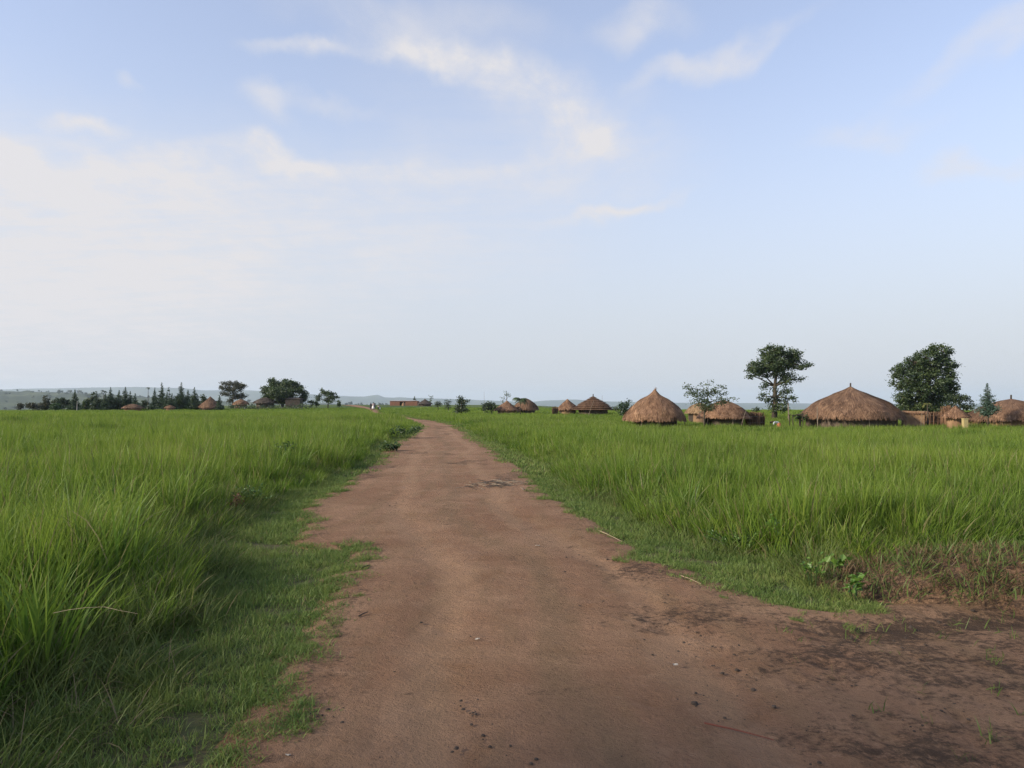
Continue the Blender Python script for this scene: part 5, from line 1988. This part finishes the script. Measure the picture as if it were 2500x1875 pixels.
def road_pt(px, py, lift=0.045):
    x, y = gp(px, py)
    return Vector((x, y, tz(x, y) + lift))


stick('long dark red plant stalk lying on the dirt in the near foreground', road_pt(1720, 1783), road_pt(1890, 1826), 0.005, M['redstalk'], 'stalk', 'stalk', 0.02, 1)
stick('pale dry straw lying at the right road edge, the nearer one', road_pt(1660, 1418), road_pt(1712, 1440), 0.0035, M['straws'], 'straw', 'straw', 0.02, 2)
stick('long pale dry straw at the right road edge, the farther one', road_pt(1460, 1305), road_pt(1520, 1334), 0.005, M['straws'], 'straw', 'straw', 0.02, 3)
stick('short dark twig on the dirt near the left grass edge', road_pt(876, 1518), road_pt(898, 1508), 0.006, M['darkwood'], 'twig', 'twig', 0.05, 4)
stick('short dark twig at the tip of the grass on the left road edge', road_pt(880, 1399), road_pt(904, 1391), 0.007, M['darkwood'], 'twig', 'twig', 0.05, 5)
stick('thin dark twig crossing the far dirt below the bend', road_pt(1090, 1134), road_pt(1140, 1138), 0.009, M['darkwood'], 'twig', 'twig', 0.02, 6)
stick('bent pale dead stem arching out of the left grass', Vector((-2.50, 4.05, 0.46)), Vector((-2.02, 4.0, 0.47)), 0.0016, M['straws'], 'stem', 'stem', 0.12, 7)


def scrap(label, px, py, s, seed, name='paper_scrap'):
    r = np.random.default_rng(seed)
    p = road_pt(px, py, 0.04)
    mb = MB(p)
    vs, q = [], []
    for i in range(4):
        for j in range(3):
            z = r.uniform(0, 0.25) * s
            for k in (0, 1):
                vs.append((p.x + (i / 3 - 0.5) * s + r.normal(0, .05) * s, p.y + (j / 2 - 0.5) * s * 0.5, p.z + z + k * 0.002))
    for i in range(3):
        for j in range(2):
            o = (i * 3 + j) * 2
            q += [(o, o + 6, o + 8, o + 2), (o + 1, o + 3, o + 9, o + 7)]
    mb.add(vs, q)
    ob = mb.build(name, M['scrap'])
    ob.location = p
    tag(ob, label, 'scrap')


scrap('small white scrap on the dirt above the red stalk', 1649, 1638, 0.032, 1)
scrap('tiny white scrap on the far middle of the dirt', 1312, 1343, 0.05, 2)
scrap('pale scrap on the dirt in the middle of the road', 1166, 1574, 0.028, 3)
scrap('pale scrap at the very bottom by the left grass edge', 703, 1860, 0.022, 4)


def clods():
    r = np.random.default_rng(31)
    mb = MB()
    spots = [(740, 1757, 16, .10), (1133, 1748, 3, .03), (1160, 1757, 3, .03), (1850, 1380, 5, .1), (1660, 1720, 9, .12), (1750, 1600, 14, .2), (1620, 1580, 12, .22), (2030, 1690, 14, .2), (2000, 1620, 10, .15), (1850, 1550, 12, .2), (1500, 1500, 10, .4),
             (1400, 1770, 14, .35), (1190, 1180, 12, .35), (1215, 1187, 14, .4), (960, 1235, 12, .5), (1420, 1370, 10, .3), (1130, 1810, 5, .1), (1180, 1850, 5, .1), (2150, 1560, 20, .4), (2300, 1600, 20, .4), (2200, 1750, 22, .4), (1900, 1780, 12, .4), (900, 1180, 14, .6)]
    for px, py, n, sp_ in spots:
        c = road_pt(px, py, 0.03)
        for _ in range(n):
            x, y = c.x + r.normal(0, sp_), c.y + r.normal(0, sp_ * 0.7)
            if float(road_sd(x, y)[0]) > 0:
                continue
            mb_clod(mb, Vector((x, y, tz(x, y) + 0.035)), r)
    for _ in range(700):
        x, y = r.uniform(1.2, 5.0), r.uniform(2.4, 6.0)
        if float(road_sd(x, y)[0]) > -0.03:
            continue
        mb_clod(mb, Vector((x, y, tz(x, y) + 0.032)), r, 0.7)
    for _ in range(520):
        x, y = r.uniform(-2.5, 4.5), 2.4 + 14 * r.uniform(0, 1) ** 1.4
        if float(road_sd(x, y)[0]) > -0.03:
            continue
        mb_clod(mb, Vector((x, y, tz(x, y) + 0.032)), r, 0.55)
    o = mb.build('dirt_clods', M['clod'], None, True)
    tag(o, 'crumbs of dark soil and dung strewn over the dirt road', 'clods', None, 'stuff')


def mb_clod(mb, p, r, k=1.0):
    s = r.uniform(0.003, 0.009) * k * (1 + p.y * 0.06) * (2.2 if r.uniform() < 0.06 else 1)
    vs = []
    n = 6
    for i, (h, w) in enumerate(((-.4, 1.0), (.15, .8))):
        for j in range(n):
            a = 2 * math.pi * j / n + i * .4
            w_ = w * r.uniform(.7, 1.25)
            vs.append((p.x + math.cos(a) * w_ * s, p.y + math.sin(a) * w_ * s, p.z + h * s))
    vs.append((p.x, p.y, p.z + s * .35))
    q = [(j, (j + 1) % n, n + (j + 1) % n, n + j) for j in range(n)] + [(n + j, n + (j + 1) % n, 2 * n) for j in range(n)]
    mb.add(vs, q, r.uniform(0, 1))


clods()


def brush_litter():
    p = road_pt(1205, 1188, 0.035)
    r = np.random.default_rng(6)
    mb = MB(p)
    for i in range(46):
        a = r.uniform(0, math.pi)
        c = p + Vector((r.normal(0, .30), r.normal(0, .35), r.uniform(0.0, .06)))
        l = r.uniform(.08, .28)
        v = Vector((math.cos(a), math.sin(a), r.normal(0, .15))) * l
        mb.tube([c - v, c + Vector((0, 0, .01)), c + v], [.006, .008, .004], 4)
    o = mb.build('brushwood', M['stick'])
    o.location = p
    tag(o, 'small litter of broken brushwood on the far right half of the road', 'brushwood')


brush_litter()


def undergrowth():
    r = np.random.default_rng(91)
    mb = MB()
    for i in range(420):
        px = r.uniform(100, 520) if i % 5 else r.uniform(560, 760)
        d = 153 + r.uniform(0, 10)
        x = at(px, 990, d).x
        z = tz(x, d)
        h = 0.7 + 1.5 * float(fbm(px / 14.0, 3.3, 2))
        leaf_quads(mb, (x, d, z + h * r.uniform(.2, .8)), 14, .4, .36, r, .6, .3, .6)
    o = mb.build('undergrowth', M['tree2'])
    tag(o, 'tangled green undergrowth at the foot of the trees beyond the left field', 'undergrowth', None, 'stuff')


undergrowth()

# ------------------------------------------------------------------ scrub far off
def distant_trees():
    r = np.random.default_rng(77)
    mb = MB()
    n = 0
    while n < 900:
        d = r.uniform(750, 3200)
        px = r.uniform(-250, 1500) if r.uniform() < 0.75 else r.uniform(800, 2700)
        x = (px - CX) / F * d
        z = float(T(x, d))
        if px < 1000 and d > 1300:
            s = (d - 1300) / 2300
            prof_y = np.interp(px, [-900, -200, 0, 100, 200, 330, 480, 700, 900, 1100], [950, 953, 955, 957, 960, 969, 978, 984, 988, 995])
            top = at(px, prof_y, 1300 + 2300 * 0.55).z
            hg = math.sin(min(1, s / 0.55) * math.pi / 2) ** 1.3 if s < 0.55 else math.cos((s - 0.55) / 0.45 * math.pi / 2)
            z = max(z, -50 + max(0, hg * (top + 50)))
        h = r.uniform(4, 10)
        w = h * r.uniform(0.6, 1.3)
        for k in range(16):
            v = Vector((r.normal(), r.normal(), r.normal())).normalized() * r.uniform(0.4, 1)
            c = (x + v.x * w * .5, d + v.y * w * .5, z + h * .5 + v.z * h * .45)
            leaf_quads(mb, c, 3, w * .12, w * .42, r, .7, .3, .8)
        n += 1
    o = mb.build('distant_trees', M['far'])
    tag(o, 'scattered scrub trees dotting the hazy valley and slope far off', 'trees', None, 'stuff')


distant_trees()
build_grass()

# ------------------------------------------------------------------ air
def haze():
    mb = MB()
    mb.box((0, 7600, 82), (32000, 16400, 296))
    t = NT('haze')
    v = t.n('ShaderNodeVolumePrincipled')
    v.inputs['Color'].default_value = (0.71, 0.84, 1.0, 1)
    v.inputs['Density'].default_value = 0.9e-4
    v.inputs['Anisotropy'].default_value = 0.1
    t.t.links.new(v.outputs[0], t.out.inputs['Volume'])
    o = mb.build('haze', t.m)
    tag(o, kind='stuff')


haze()
